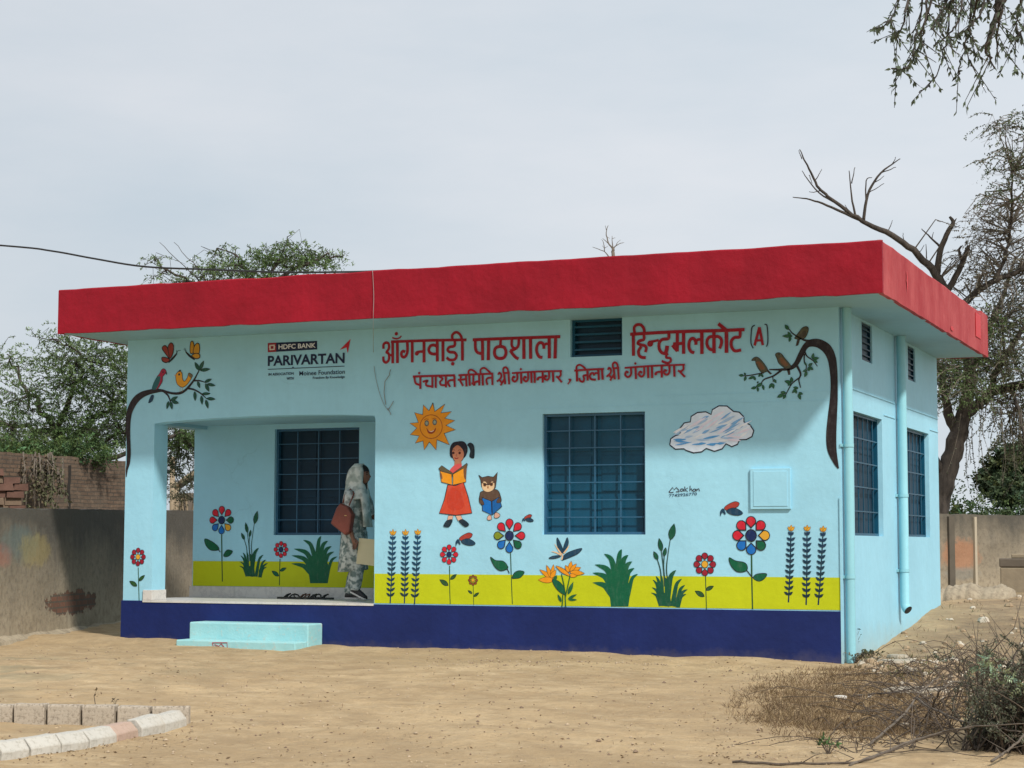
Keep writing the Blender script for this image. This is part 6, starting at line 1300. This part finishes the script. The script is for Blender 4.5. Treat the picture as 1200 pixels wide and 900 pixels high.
# brushwood heap
mb = MB(); rb = random.Random(17)
for i in range(210):
    x, y = rb.gauss(1098, 58), rb.uniform(790, 884); a = gpt(max(930, x), y); ang = rb.uniform(0, 6.28); l = rb.uniform(.25, 1.0); h = rb.uniform(.0, .20) * sstep(1020, 1130, x)
    e = a + Vector((math.cos(ang) * l, math.sin(ang) * l * .6, 0)); e.z = ground_z(e.x, e.y) + rb.uniform(.01, .42) * sstep(1020, 1120, x); m_ = (a + e) / 2 + Vector((0, rb.uniform(-.08, .08), h + rb.uniform(0, .1)))
    r = rb.uniform(.0022, .006); P, R_ = wob([a, m_, e], [r, r * .8, r * .35], 5, .02, i); mb.tube(P, R_, 4)
kind(mb.build('brushwood', BK3, loc=tuple(gpt(1120, 850)), smooth=True), 'stuff')
for lab, pts, r, m_ in (('thick dark branch lying flat behind the dry grass', [(988, 791, .02), (1030, 789.5, .03), (1060, 789, .035), (1092, 796, .02)], .010, BK), ('dark branch lying across the middle of the dry grass', [(998, 816, .02), (1040, 812, .035), (1082, 806, .05), (1140, 804, .09)], .009, BK), ('long pale branch sweeping from the bottom edge up to the right', [(996, 897, .02), (1040, 880, .03), (1082, 864, .10), (1130, 853, .16), (1210, 847, .22)], .009, BK2),
                        ('pale branch slanting down right across the brush heap', [(1072, 818, .20), (1120, 843, .16), (1165, 852, .15), (1210, 860, .12)], .008, BK2), ('thin pale stick leaning up left in front of the brush heap', [(1020, 872, .02), (1060, 836, .12), (1078, 812, .20), (1100, 794, .28)], .009, BK2), ('thin dark stick trailing left along the bottom edge', [(858, 893, .02), (940, 895, .02), (1012, 891, .03), (1078, 867, .08), (1140, 852, .14)], .008, BK3),
                        ('forked pale branch rising at the right edge', [(1162, 892, .03), (1180, 880, .06), (1196, 866, .12), (1212, 845, .2)], .009, BK2), ('bare stick arching over the top of the brush heap', [(1090, 842, .05), (1098, 815, .25), (1116, 800, .34), (1130, 800, .33)], .008, BK2)):
    P = []
    for x, y, h in pts:
        g = gpt(x, y); d = (g - CAM); k = 1 - h / max(.2, CAM.z - g.z) * .999; k = max(.70, k); P.append(CAM + d * k)
    mb = MB(); P, R_ = wob(P, [r, r * .95, r * .8, r * .55, r * .3][:len(P)], 6, .012, len(lab)); mb.tube(P, R_, 7)
    for j in range(4):
        b_ = P[rb.randrange(4, len(P) - 2)]; mb.tube([b_, b_ + Vector((rb.uniform(-.1, .1), rb.uniform(-.05, .1), rb.uniform(.0, .06))), b_ + Vector((rb.uniform(-.22, .22), rb.uniform(-.1, .15), rb.uniform(.0, .14)))], [r * .5, r * .35, r * .15], 4)
    tag(mb.build('dry_branch', m_, loc=tuple(P[0]), smooth=True), lab, 'branch', 'loose branches on the brush heap')
# thorn shrub at the right edge
sg = gpt(1196, 880); sh = root('thorn_shrub', 'tangled grey green thorn shrub growing at the right edge', 'shrub', tuple(sg)); mb = MB(); lv = Leaves(); ds = (sg - CAM).dot(FW)
for i in range(330):
    tx, ty = rb.uniform(1105, 1270), rb.uniform(700, 872)
    if tx < 1140 and ty > 800 - 0 and rb.random() < .6: continue
    if ty < 722 + (1200 - tx) * .62: continue
    e = D(tx, ty, ds + rb.uniform(-.5, 1.0)); a = sg + Vector((rb.uniform(-.35, .5), rb.uniform(-.2, .4), -.02)); m_ = a.lerp(e, .55) + Vector((rb.uniform(-.1, .1), rb.uniform(-.1, .1), rb.uniform(0, .12))); P, R_ = wob([a, m_, e], [.008, .005, .002], 5, .025, i); mb.tube(P, R_, 4)
    green = tx > 1125 and ty > 730
    lv.along(P[len(P) // 4:], 200 if green else 14, (.13, .14, .095) if green else (.15, .125, .08), .026, .0050, .9, .4, .05)
for i in range(50):
    x, y = rb.uniform(1100, 1210), rb.uniform(696, 760)
    if y < 695 + (1200 - x) * .45: continue
    e = D(x, y, ds + rb.uniform(0, .9)); a = sg.lerp(e, rb.uniform(.45, .7)) + Vector((rb.uniform(-.25, .25), 0, 0)); mb.tube([a, a.lerp(e, .5) + Vector((rb.uniform(-.06, .06), 0, rb.uniform(-.03, .05))), e], [.0035, .0028, .0013], 3)
for x, y in ((1150, 780), (1172, 790), (1190, 800), (1160, 772)): c = D(x, y, ds - .5); lv.sprays(c, (.06, .05, .03), 9, (.20, .25, .15), S=.07, per=10, L_=.022, w=.005)
mb.build('stem', BK3, sh, smooth=True); lv.build('foliage', sh)
# small weeds
def weed(px, py, h, n, col, label, name='weed', spread=.5, leafy=30, stem_r=.004):
    g = gpt(px, py); g.z = ground_z(g.x, g.y) - .01; t = root(name, label, 'weed', tuple(g)); mb = MB(); lv = Leaves()
    for i in range(n):
        e = g + Vector((rb.uniform(-spread, spread) * h, rb.uniform(-spread, spread) * h * .6, h * rb.uniform(.6, 1))); m_ = g.lerp(e, .5) + Vector((rb.uniform(-.02, .02), 0, .02)); mb.tube([g, m_, e], [stem_r, stem_r * .7, stem_r * .3], 4); lv.along([m_, e], leafy / max(.05, h) * .5, col, .035, .009, .8, .3, -.2)
    mb.build('stem', BK3, t); lv.build('foliage', t); return t
weed(1000, 770, .34, 5, (.06, .07, .045), 'dark dry weed against the side wall next to the corner pipe'); weed(1017, 761, .24, 4, (.06, .07, .045), 'small dark weed against the side wall, middle of three', 'weed', .3); weed(1028, 755, .16, 3, (.06, .07, .045), 'smallest dark weed against the side wall, nearest the slabs'); weed(1002, 776, .12, 14, (.12, .10, .055), 'tuft of dry grass at the foot of the corner pipe', 'grass_tuft', 1.0); weed(1024, 770, .10, 14, (.11, .11, .055), 'low green brown tuft in front of the slabs', 'grass_tuft', 1.2)
weed(971, 884, .12, 7, (.09, .16, .06), 'small fresh green seedling near the bottom edge', 'seedling', .7, 50); weed(1108, 765, .26, 6, (.09, .13, .085), 'pale blue green weed beyond the brush heap', 'weed', .8, 40); weed(112, 829, .17, 1, (.10, .08, .05), 'single dry stalk standing behind the kerb bricks', 'dry_stalk', .06, 8, .0035); weed(135, 829, .06, 3, (.10, .08, .05), 'tiny dry weed behind the kerb bricks', 'weed', .5, 10, .002)
weed(1090, 800, .30, 3, (.12, .10, .06), 'thin dry stalks standing left of the brush heap', 'dry_stalk', .5, 8, .0035)
# litter of dry leaves and pebbles
lv = Leaves()
def lmask(x, y):
    k = .10 + .5 * max(0, noise.noise(Vector((x * .012, y * .035, 5)))); row = 895 - x * .19
    if x < 240: k += .9 * math.exp(-((y - row - 8) / 7) ** 2)
    if x > 820: k += .5
    return min(1, k)
P_ = np.array([tuple(p) for p in scatter_px(1700, 0, 1000, 772, 900, lmask)]); n = len(P_); dr = NR.normal(size=(n, 3)); dr[:, 2] = np.abs(dr[:, 2]) * .25
lv.leaflets(P_ + np.array([0, 0, .004]), dr, NR.uniform(.010, .036, n), NR.uniform(.003, .007, n), np.where(NR.random((n, 1)) < .5, np.array([[.21, .145, .085]]), np.array([[.42, .32, .20]])) * NR.uniform(.6, 1.2, (n, 1)))
kind(lv.build('leaf_litter', None, tuple(gpt(500, 840)), leafmat('dead_leaf', .1)), 'stuff')
mb = MB(); rp_ = random.Random(31)
def pm(x, y):
    k = .10 + (.9 if y < 785 and 500 < x < 800 else 0) + (.35 if y < 775 and x < 160 else 0) + (.25 if x > 850 and y < 800 else 0); return k
for p_ in scatter_px(1500, 0, 1120, 750, 898, lambda x, y: pm(x, y) if y > 756 - .0 * x else 0):
    if p_.y > -.03 and 0 < p_.x < 9.02: continue
    r = rp_.uniform(.004, .014) * (1.5 if rp_.random() < .08 else 1); v = [Vector((rp_.uniform(.7, 1.3), 0, 0)), Vector((0, rp_.uniform(.7, 1.3), 0)), Vector((-rp_.uniform(.7, 1.3), 0, 0)), Vector((0, -rp_.uniform(.7, 1.3), 0)), Vector((.1, 0, rp_.uniform(.5, 1.0))), Vector((0, 0, -.5))]
    mb.add([p_ + q_ * r + Vector((0, 0, r * .2)) for q_ in v], [(0, 1, 4), (1, 2, 4), (2, 3, 4), (3, 0, 4), (1, 0, 5), (2, 1, 5), (3, 2, 5), (0, 3, 5)], 0 if rp_.random() < .6 else 1)
kind(mb.build('pebbles', [simple('buff_pebble', (.40, .31, .21), .9, .3, 30, 0), simple('brown_pebble', (.20, .14, .095), .9, .3, 30, 0)], loc=tuple(gpt(600, 790))), 'stuff')

# crumbled rubble on the bank along the side wall
mb = MB(); rr_ = random.Random(77)
for p_ in scatter_px(1500, 1000, 1200, 690, 790, lambda x, y: .9 if 700 + max(0, 1104 - x) * .60 < y < 792 - max(0, x - 1010) * .12 and noise.noise(Vector((x * .05, y * .12, 8))) > -.12 else 0.):
    if p_.x < 9.05: continue
    r = rr_.uniform(.012, .042) * (2.0 if rr_.random() < .06 else 1); R_ = []
    for k, (sc2, z) in enumerate(((.8, -.3), (1.0, .15), (.75, .6), (.3, .8))): R_.append([p_ + Vector((math.cos(a_) * r * sc2 * rr_.uniform(.75, 1.25), math.sin(a_) * r * sc2 * rr_.uniform(.7, 1.2), z * r)) for a_ in np.linspace(0, 2 * math.pi, 6, endpoint=False)])
    mb.loft(R_, 0 if rr_.random() < .75 else 1)
kind(mb.build('rubble', [simple('clay_rubble', (.33, .24, .15), .95, .3, 20, .3), simple('pale_rubble', (.52, .46, .37), .9, .2, 20, .3)], loc=tuple(gpt(1090, 740))), 'stuff')
